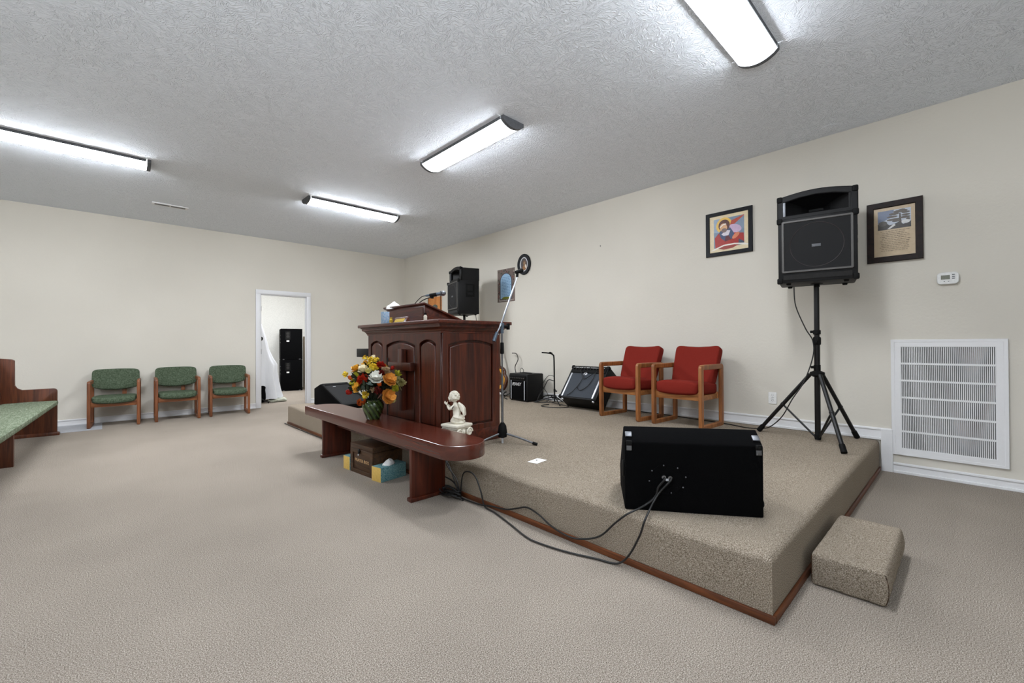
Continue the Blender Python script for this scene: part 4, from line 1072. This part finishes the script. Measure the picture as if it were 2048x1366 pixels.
for k in range(7):
    a0 = random.random()*6; cx, cy = 1.86+random.uniform(-.02, .02), 2.64+random.uniform(-.04, .04)
    b.tube([(cx+(.04+.01*k % .03)*math.cos(a0+i*PI/6)*.6, cy+.10*math.sin(a0+i*PI/6), .012+.007*k+.01*math.sin(i+k)) for i in range(12)], .0055, 6, closed=True, smooth=3)
b.tube([(1.90, 2.56, .03), (1.905, 2.62, .13), (1.90, 2.72, .20), (1.92, 2.78, .26)], .005, 6, smooth=5); b.tube([(1.90, 2.57, .05), (1.905, 2.66, .10), (1.91, 2.78, .11)], .005, 6, smooth=5); b.tube([(1.905, 2.60, .04), (1.91, 2.68, .16), (1.915, 2.76, .24)], .005, 6, smooth=5)
single('cable_bundle', b, M['cable'], 'tangled bundle of black cables on the floor behind the near bench leg', 'cables')
b = B(); b.tube([(1.925, 4.72, .25), (1.915, 4.73, .20), (1.915, 4.70, .13), (1.915, 4.62, .07), (1.915, 4.58, .03), (1.91, 4.8, .012), (1.91, 5.2, .012), (1.90, 6.0, .010), (1.90, 6.75, .010)], .005, 8, smooth=6)
single('floor_cable', b, M['cable'], 'dark cable along the foot of the stage left of the bench', 'cable')
# left monitor wedge: side profile seen, base corner (2.24,6.55); runs towards -y
t = thing('stage_monitor', 'black wedge floor monitor with sloping grille at the far left end of the stage', 'stage monitor', (2.24, 6.56, PZ), math.radians(-86))
# local X along the ground from the high back corner towards the low front, local Y across (to the right/away)
b = B(); b.prism([(0, 0), (.84, 0), (.88, .05), (.20, .305), (0, .232)], 0, .40, 'y', .008); part('cabinet', b, M['black'], t)
v = Vector((.68, 0, -.255)).normalized(); n = Vector((-v.z, 0, v.x))
me = plate([rrect(-.29, -.165, .29, .165, .01)], .012, .003, ax(tuple(v), (0, 1, 0), tuple(-v.cross(Vector((0, 1, 0))) if v.cross(Vector((0, 1, 0))).z < 0 else tuple(v.cross(Vector((0, 1, 0))))), (.54, .20, .1735))); lmesh('grille', me, M['grille'], t)
me = plate([rrect(-.345, -.192, .345, .192, .012), rrect(-.30, -.168, .30, .168, .01)], .018, .003, ax(tuple(v), (0, 1, 0), tuple(v.cross(Vector((0, 1, 0))) if v.cross(Vector((0, 1, 0))).z > 0 else tuple(-v.cross(Vector((0, 1, 0))))), (.54, .20, .1735))); lmesh('grille_frame', me, M['rubber'], t)
b = B(); b.box((.32, .15, .268), (.012, .04, .006), RY(math.radians(20.5))); part('logo_badge', b, M['silver'], t)

# ================================================================ AMPLIFIERS
FX = lambda x, o=(0, 0, 0): ax((0, -1, 0), (0, 0, 1), (-1, 0, 0), (x, o[1], o[2]))
def amp(label, W, Hh, Dd, loc, rz, extra):
    t = thing('guitar_amplifier', label, 'amplifier', loc, rz)
    extra(t, W, Hh, Dd); return t
t = thing('guitar_amplifier', 'small upright black amplifier with white script logo, left of the guitar stand', 'amplifier', (4.575, 4.70, PZ), math.radians(-4))
b = B(); b.box((.165, 0, .212), (.33, .43, .408), bev=.018); part('cabinet', b, M['black2'], t)
b = B(); b.box((.0, 0, .165), (.012, .385, .285), bev=.003); part('grille_cloth', b, M['black'], t)
for s in (-.155, .155):
    b = B(); b.box((-.007, s, .168), (.008, .014, .285), bev=.002); part('silver_strip', b, M['silver'], t)
b = B(); b.box((-.003, 0, .352), (.018, .38, .065), RY(math.radians(-14)), .003); part('control_panel', b, M['rubber'], t)
for k in range(8):
    b = B(); b.cyl((-.012, -.15+k*.042, .352), (-.026, -.15+k*.042, .348), .010, .008, 10); part('control_knob', b, M['cap2'], t)
me = text_mesh('PEAVEY', .068, ax((0, -1, .02), (0, .12, 1), (-1, 0, 0), (-.0095, .030, .255)), .001, .45, .86); lmesh('logo', me, M['text_w'], t, 'white script logo')
b = B(); b.box((.16, .0, .422), (.05, .17, .010), bev=.003); b.box((.16, -.1, .417), (.055, .03, .014), bev=.003); b.box((.16, .1, .417), (.055, .03, .014), bev=.003); part('carry_handle', b, M['rubber'], t)
b = B(); b.tube([(.08, .02, .418), (.075, .035, .46), (.08, .01, .495), (.085, -.03, .47), (.085, -.02, .42)], .0042, 6, smooth=5); part('cable_loop', b, M['cable'], t)
for x in (.03, .30):
    for y in (-.18, .18):
        b = B(); b.lathe([(.014, 0), (.016, .01)], (x, y, -.001), 10); part('foot', b, M['rubber'], t)
# tilted amp: pivot at rear... local frame: origin on the contact edge
TH = math.radians(37.5)
t = thing('guitar_amplifier', 'larger black amplifier leaning back against the wall beside the red chairs', 'amplifier', (4.65, 3.50, PZ+.004), 0)
core = D.objects.new('cabinet', None)
R37 = RY(TH)     # tilts the top backwards (+x)
def tl(b, name, mt, lbl=None, par=None):
    bmesh.ops.transform(b.b, matrix=R37, verts=b.b.verts)
    return part(name, b, mt, par or t, lbl)
Wd, Hh = .60, .52
b = B(); b.box((-.12, 0, .26), (.24, Wd, .52), bev=.012); tl(b, 'cabinet', M['black2'])
b = B(); b.box((-.243, 0, .205), (.010, .54, .37), bev=.002); tl(b, 'grille_cloth', M['grille_b'])
for s in (-.245, .245):
    b = B(); b.box((-.249, s, .205), (.008, .022, .37), bev=.002); tl(b, 'silver_strip', M['silver'])
b = B(); b.box((-.243, 0, .452), (.012, .56, .095), bev=.003); tl(b, 'control_panel', M['rubber'])
for k in range(11):
    b = B(); b.cyl((-.25, -.24+k*.048, .46), (-.268, -.24+k*.048, .46), .012, .010, 10); tl(b, 'control_knob', M['blackmetal'])
b = B()
for k in range(22): b.box((-.2505, -.235+k*.0225+random.uniform(-.004, .004), .484), (.002, random.uniform(.006, .014), random.uniform(.006, .012)))
tl(b, 'panel_print', M['text_w'])
b = B(); b.ball((-.25, .02, .385), (.004, .030, .022), 12, 8); b.ball((-.252, .015, .385), (.004, .012, .010), 10, 6); tl(b, 'logo_badge', M['silver'])
for s in (-1, 1):
    for z in (.02, .50):
        b = B(); b.box((-.225, s*.285, z), (.045, .045, .045), bev=.008); tl(b, 'corner_guard', M['rubber'])
b = B(); b.box((-.12, 0, .53), (.045, .26, .014), bev=.004); tl(b, 'carry_handle', M['rubber'])
for s in (-1, 1):
    b = B(); b.lathe([(.016, -.012), (.016, 0)], (-.21, s*.25, 0), 10); tl(b, 'foot', M['silver'])
b = B()
for pts in ([(-.15, .16, .54), (-.26, .12, .45), (-.27, .03, .33), (-.262, -.02, .30), (-.268, -.12, .38), (-.15, -.20, .54)],
            [(-.10, .04, .545), (-.268, .0, .40), (-.262, .03, .26), (-.262, .06, .16), (-.262, .10, .08), (-.258, .16, .03)],
            [(-.262, .03, .26), (-.262, .05, .17), (-.262, -.02, .12), (-.262, -.10, .18), (-.262, -.14, .30), (-.268, -.16, .42), (-.15, -.17, .54)],
            [(-.14, .22, .53), (-.1, .14, .548), (-.14, .05, .545), (-.1, -.05, .55), (-.14, -.16, .545)]):
    b.tube([R37 @ Vector(p) for p in pts], .0045, 6, smooth=6)
part('draped_cord', b, M['cable'], t)
b = B(); b.box((4.86, 3.5, .40), (.04, .5, .27)); D.objects.remove(core)
b.b.free()
# guitar stand
t = thing('guitar_stand', 'thin black empty guitar stand between the two amplifiers', 'guitar stand', (4.76, 4.13, PZ))
b = B(); b.tube([(0, 0, .02), (-.004, 0, .40), (-.01, .0, .66), (-.02, .01, .705), (-.05, .03, .728)], .011, 10, smooth=5); part('neck_post', b, M['blackmetal'], t)
b = B(); b.tube([(-.045, .02, .725), (-.09, .075, .735), (-.13, .13, .74)], .010, 8); b.ball((-.06, .03, .738), (.02, .02, .012)); b.tube([(-.05, .0, .73), (-.10, -.03, .735)], .008, 8); part('yoke', b, M['rubber'], t)
b = B(); b.cyl((0, 0, .17), (0, 0, .21), .015); b.cyl((0, -.005, .185), (-.0, -.04, .18), .010); part('clutch', b, M['rubber'], t)
for a, ln in ((235, .30), (115, .30), (-15, .15)):
    A = math.radians(a); b = B(); b.tube([(0, 0, .10), (math.cos(A)*ln*.5, math.sin(A)*ln*.5, .06), (math.cos(A)*ln, math.sin(A)*ln, .010)], .009, 8); part('leg', b, M['blackmetal'], t)
b = B(); b.tube([(-.0, .0, .12), (-.08, .10, .11), (-.16, .10, .10), (-.18, .10, .13)], .008, 8, smooth=3); b.tube([(0, 0, .12), (-.08, -.10, .11), (-.16, -.10, .10), (-.18, -.10, .13)], .008, 8, smooth=3); part('body_cradle', b, M['rubber'], t)
# cord pile round the stand
b = B(); z0 = PZ+.008
b.tube([(4.58, 4.08, z0), (4.46, 4.10, z0), (4.38, 4.02, z0), (4.40, 3.86, z0), (4.50, 3.74, z0), (4.60, 3.74, z0), (4.66, 3.84, z0), (4.66, 4.0, z0+.01), (4.70, 4.18, z0+.02)], .0055, 8, smooth=7)
single('coiled_cord', b, M['cable'], 'thin cord looped on the stage floor in front of the guitar stand', 'cord')
b = B()
b.tube([(4.70, 4.10, .70-.10), (4.72, 4.22, .60), (4.74, 4.32, .48), (4.70, 4.40, .33), (4.62, 4.34, .29), (4.58, 4.22, .29), (4.66, 4.08, .30), (4.74, 3.98, .31), (4.76, 4.1, .33), (4.72, 4.26, .31)], .006, 8, smooth=6)
b.tube([(4.75, 4.13, .66), (4.78, 4.26, .66), (4.80, 4.38, .56), (4.80, 4.44, .44), (4.76, 4.46, .32)], .004, 8, smooth=6)
single('coiled_cord', b, M['cable'], 'black cord hanging in loops on the guitar stand', 'cord')
b = B(); b.tube([(4.86, 4.52, .56), (4.84, 4.42, .47), (4.80, 4.30, .38), (4.72, 4.22, .30), (4.66, 4.30, .275), (4.62, 4.42, .272)], .0045, 8, smooth=6); single('amplifier_cord', b, M['cable'], 'black cord running from the small amplifier to the floor at the guitar stand', 'cord')
# guitar behind the pulpit
t = thing('electric_guitar', 'amber sunburst electric guitar on the floor by the wall, mostly hidden behind pulpit', 'guitar', (4.76, 5.27, .36)); t.rotation_euler = (math.radians(-16), 0, 0)
def gt(x): return RY(math.radians(12))
out = []
for i in range(40):
    a = 2*PI*i/40; r = .165+.028*math.cos(2*a)*0; y = .17*math.cos(a)*(1-.12*math.sin(a)); z = .20+.21*math.sin(a)
    pin = 1-.20*math.exp(-((math.sin(a)-.25)/.22)**2); out.append((y*pin, z))
me = plate([out], .045, .008, ax((0, 1, 0), (.2, 0, .98), (-.98, 0, .2), (0, 0, 0))); lmesh('guitar_body', me, M['burst'], t)
me = plate([[(p[0]*.82, .20+(p[1]-.20)*.82) for p in out]], .003, 0, ax((0, 1, 0), (.2, 0, .98), (-.98, 0, .2), (-.046, 0, .009))); lmesh('top_face', me, M['amber'], t)
me = plate([[(-.10, .10), (.02, .08), (.06, .18), (.05, .32), (-.02, .34), (-.08, .24)]], .003, 0, ax((0, 1, 0), (.2, 0, .98), (-.98, 0, .2), (-.050, 0, .010))); lmesh('pickguard', me, M['burst'], t)
b = B(); b.box((0, 0, .70), (.022, .045, .62), RY(.0), .004); bmesh.ops.transform(b.b, matrix=Matrix.Rotation(math.radians(11.5), 4, 'Y'), verts=b.b.verts); part('neck', b, M['burst'], t, loc=(-.03, 0, 0))
b = B(); b.box((.16, 0, 1.03), (.02, .08, .14), RY(math.radians(11.5)), .006); part('headstock', b, M['burst'], t)
t = thing('guitar_rest', 'low black stand under the sunburst guitar, with pale tips', 'guitar stand', (4.70, 5.26, PZ))
b = B(); b.tube([(.02, -.14, .10), (-.06, -.14, .06), (-.08, -.15, .005)], .008, 8); b.tube([(.02, .14, .10), (-.06, .14, .06), (-.08, .15, .005)], .008, 8); b.cyl((.02, -.14, .09), (.02, .14, .09), .008); b.cyl((.02, 0, .09), (.12, 0, .01), .008); part('frame', b, M['blackmetal'], t)
for s in (-1, 1):
    b = B(); b.cyl((-.06, s*.13, .05), (-.05, s*.13, .12), .014); part('pale_tip', b, M['plastic'], t)
b = B(); b.tube([(4.93, 5.20, .98), (4.93, 5.10, .97), (4.92, 5.05, .88), (4.92, 5.12, .76), (4.90, 5.08, .66), (4.86, 5.0, .58), (4.84, 4.98, .46), (4.80, 5.06, .36), (4.66, 5.10, .29), (4.58, 4.95, .272)], .007, 8, smooth=6)
single('hanging_cable', b, M['cable'], 'black cable curling down between microphone stand and small amplifier', 'cable')
# paper card on stage
t = thing('floor_card', 'small white card with a dark mark lying on the stage carpet', 'card', (2.315, 2.180, PZ), math.radians(8))
b = B(); b.box((0, 0, .002), (.125, .085, .002)); part('sheet', b, M['paper'], t)
b = B(); b.box((.01, .012, .0035), (.018, .010, .001), .5); part('mark', b, M['dark'], t)

# ================================================================ CHAIRS
def side_frame(x, w, prof_mat, y0=-.245, y1=.245, z1=.635, tk=.038):
    me = plate([rrect(y0, 0, y1, z1, .030), rrect(y0+tk, tk*.9, y1-tk, z1-tk*.9, .012)], w, .009, ax((0, 1, 0), (0, 0, 1), (1, 0, 0), (x-w/2, 0, 0)))
    for p in me.polygons: p.use_smooth = True
    me.set_sharp_from_angle(angle=math.radians(50)); return me
def frame_parts(t, mv, mx):
    for s in (-1, 1): lmesh('side_frame', side_frame(s*.257, .036, mv), mv, t)
    # curved front rail
    b = B(); n = 12; top = [(-.24+.48*i/n, .372-.032*math.sin(PI*i/n)) for i in range(n+1)]
    b.prism([(-.24, .285)]+[(.24, .285)]+top[::-1], -.222, -.198, 'y', .003); part('front_rail', b, mx, t)
    b = B(); b.box((0, .19, .315), (.48, .024, .07), bev=.003); part('back_rail', b, mx, t)
    for s in (-1, 1):
        b = B(); b.box((s*.225, -.005, .305), (.02, .38, .05), bev=.002); part('side_rail', b, mx, t)
def red_chair(label, loc, rz):
    t = thing('armchair', label, 'chair', loc, rz, 'red armchairs on the stage')
    frame_parts(t, M['oak'], M['oak_x'])
    b = B()
    def fn(p):
        q = Vector(p); q.z += -.018*(1-(p.x/.235)**2)*(-1 if p.z > 0 else 1) * (1 if p.y < 0 else .5)
        q.z += -.05*(p.y/.24)*.25; return q
    b.sell((0, -.015, .395), (.232, .245, .062), .35, .22, 44, 18, fn); part('seat_cushion', b, M['red'], t)
    b = B()
    def fb(p):
        q = Vector(p); q.y += -.035*(abs(p.x)/.235)**2; q.z += .012*(abs(p.x)/.235)**2*(1 if p.z > 0 else 0); q.x *= 1-.05*(p.z/.22)*-1; return q
    b.sell((0, .232, .600), (.238, .056, .222), .22, .26, 44, 24, fb, RX(math.radians(-22))); part('backrest', b, M['red'], t)
    return t
def mid(pf, qf): return ((pf[0]+qf[0])/2, (pf[1]+qf[1])/2)
# chair faces -x world: local -Y -> world -X  => rz = -90deg
def place_pts(fl, fr):
    d = Vector((fr[0]-fl[0], fr[1]-fl[1], 0)).normalized()          # local +X? left->right seen from the front
    return d
rc = red_chair('red armchair nearer the big loudspeaker, oak arms', (4.520, 2.062, PZ), math.radians(-90-2.3))
red2 = dup(rc, (4.535, 2.745, PZ), math.radians(-90-4.8), 'red armchair nearer the leaning amplifier, oak arms')
def green_chair(label, loc, rz):
    t = thing('armchair', label, 'chair', loc, rz, 'green armchairs along the back wall')
    frame_parts(t, M['brown_oak'], M['brown_oak_x'])
    b = B()
    def fn(p):
        q = Vector(p); q.z += (.022*(p.x/.235)**2 if p.y < .1 else .01)-.012; return q
    b.sell((0, -.025, .378), (.236, .238, .050), .4, .25, 44, 16, fn); part('seat_cushion', b, M['green'], t)
    b = B()
    def fb(p):
        q = Vector(p); q.y += -.030*(abs(p.x)/.235)**2; q.z += (.025*(abs(p.x)/.235)**2 if p.z < 0 else -.01*(abs(p.x)/.235)**2); return q
    b.sell((0, .222, .640), (.262, .036, .154), .25, .28, 44, 22, fb, RX(math.radians(-10))); part('backrest', b, M['green'], t)
    b = B(); b.box((.09, .215, .44), (.05, .016, .20), bev=.003); part('back_brace', b, M['brown_oak'], t)
    return t
gc = green_chair('leftmost of the three green armchairs, beside the pew', (.138, 8.470, 0), math.radians(-4))
dup(gc, (.848, 8.492, 0), math.radians(-2), 'middle of the three green armchairs along the back wall')
dup(gc, (1.533, 8.480, 0), math.radians(-5.5), 'rightmost of the three green armchairs, beside the doorway')

# ================================================================ PEW
t = thing('pew', 'wooden pew with green seat cushion entering from the left edge', 'pew', (-.415, 8.0, 0), math.radians(-3))
def end_panel(y, tall=True):
    b = B()
    if tall:
        pts = [(.0, .0), (.0, .555)]
        for i in range(5): a = PI/2*i/4; pts.append((-.035+.035*math.cos(a), .56+.035*math.sin(a)))
        pts += [(-.30, .592)]
        for i in range(1, 6): a = PI/2*i/5; pts.append((-.30-.06*math.sin(a), .592+.06-.06*math.cos(a)))
        pts += [(-.362, .955), (-.385, .972), (-.50, .985), (-.56, .985), (-.60, .0)]
        b.prism(pts, y-.022, y+.022, 'y', .005)
        o = part('end_panel', b, M['pew'], t); b = B(); b.prism([(.022, 0), (.022, .03), (.0, .045), (-.60, .045), (-.60, 0)], y-.034, y+.034, 'y', .004); part('foot_moulding', b, M['pew'], t)
    else:
        b.prism([(-.09, 0), (-.09, .37), (-.45, .37), (-.45, 0)], y-.022, y+.022, 'y', .003); part('support_panel', b, M['pew'], t)
end_panel(0); end_panel(-1.84, False); end_panel(-3.7, False)
b = B(); b.box((-.24, -1.93, .375), (.43, 3.80, .03), bev=.006); part('seat_board', b, M['pew'], t)
b = B()
def fpw(p):
    q = Vector(p); q.z += .008*noise.noise(Vector((p.x*4, p.y*3, 0))); return q
b.sell((-.215, -1.93, .418), (.235, 1.90, .040), .45, .06, 96, 16, fpw); part('seat_cushion', b, M['green_seat'], t)
b = B(); b.box((-.505, -1.93, .67), (.035, 3.80, .58), RY(math.radians(-9)), .006); part('back_board', b, M['pew'], t)

# ================================================================ STOREROOM CONTENTS
def road_case(label, loc, rz, h):
    t = thing('equipment_case', label, 'equipment case', loc, rz, 'black cases stacked in the storeroom')
    b = B(); b.box((.24, .30, h/2), (.48, .60, h-.004), bev=.008); part('case_body', b, M['black'], t)
    b = B(); b.box((.155, -.002, h*.78), (.11, .004, h*.26)); part('label_sheet', b, M['rubber'], t)
    b = B()
    for k in range(7): b.box((.155, -.005, h*.88-k*.022), (.05+.03*((k*37) % 3)/3, .001, .006))
    part('label_print', b, M['cap2'], t)
    b = B(); b.box((.155, -.003, h*.60), (.058, .006, .034)); part('white_sticker', b, M['paper'], t)
    for k in range(3):
        b = B(); b.box((-.003, .12, h*(.55+.12*k)), (.006, .05, .014)); part('side_latch', b, M['steel'], t)
    b = B(); b.box((.06, -.004, .012), (.035, .008, .015)); b.box((.42, -.004, .012), (.04, .008, .015)); part('corner_fitting', b, M['steel'], t)
    return t
CA = math.atan2(-.10, .466)
r1 = road_case('lower of the two black cases stacked in the storeroom', (3.19, 11.64, 0), CA, .772)
dup(r1, (3.19, 11.64, .774), CA, 'upper of the two black cases stacked in the storeroom')
b = B(); b.box((0, 0, .68), (.16, .03, 1.36), RX(math.radians(-3)), .004)
single('leaning_board', b, M['board'], 'grey brown board leaning upright right of the black cases in the storeroom', 'board', (3.86, 11.86, 0.0), math.radians(-12))
# sheet draped over a stand
def sheet():
    b = B(); rows = []
    prof = [(0, 1.60, .03, .0), (.08, 1.50, .05, .03), (.2, 1.3, .08, .08), (.35, 1.05, .12, .13), (.5, .86, .16, .2), (.62, .74, .20, .27), (.72, .60, .22, .27), (.82, .44, .25, .30), (.92, .22, .29, .34), (1, .05, .31, .37)]
    n = 60
    for f, z, ry, rx in prof:
        row = []
        for k in range(n):
            a = 2*PI*k/n; fold = 1+.16*f*math.sin(a*9+f*3)+.08*math.sin(a*4+f*5); zz = z+.05*f*noise.noise(Vector((math.cos(a)*2, math.sin(a)*2, 3)))
            row.append(b.b.verts.new((rx*math.cos(a)*fold+.0, ry*math.sin(a)*fold, zz)))
        rows.append(row)
    for A, C in zip(rows, rows[1:]):
        for k in range(n): b.b.faces.new((A[k], A[(k+1) % n], C[(k+1) % n], C[k]))
    b.b.faces.new(rows[0]); return b
single('draped_sheet', sheet(), M['sheet'], 'tall white sheet draped over equipment just inside the storeroom doorway', 'sheet', (2.33, 9.85, 0), math.radians(-20))
t = thing('small_stand', 'thin dark stand with two black knobs beside the draped sheet', 'stand', (2.20, 9.40, 0))
b = B(); b.cyl((0, 0, 0.02), (.02, 0, 1.22), .010); part('pole', b, M['blackmetal'], t)
b = B(); b.ball((.03, 0, 1.26), (.03, .03, .04)); b.ball((.0, 0, 1.14), (.03, .03, .045)); part('knob', b, M['rubber'], t)
b = B()
for k in range(3): b.cyl((0, 0, .12), (.16*math.cos(k*2.1), .16*math.sin(k*2.1), .01), .009)
part('leg', b, M['blackmetal'], t)
b = B(); b.sell((0, 0, .17), (.14, .14, .17), .5, .5, 24, 14, lambda p: p+Vector((noise.noise(p*9), noise.noise(p*9+Vector((3, 0, 0))), 0))*.03)
single('dark_bag', b, M['black'], 'dark bag on the storeroom floor by the left door jamb', 'bag', (2.22, 9.65, 0))
b = B(); b.sell((0, 0, .03), (.17, .13, .03), .6, .6, 30, 10, lambda p: p+Vector((noise.noise(p*12), noise.noise(p*12+Vector((3, 0, 0))), noise.noise(p*16)*.6))*.05)
single('crumpled_cloth', b, tissue_mat('patterned_cloth', (196, 196, 184), (120, 126, 104), 30), 'crumpled patterned cloth on floor under the draped sheet', 'cloth', (2.56, 9.60, 0))
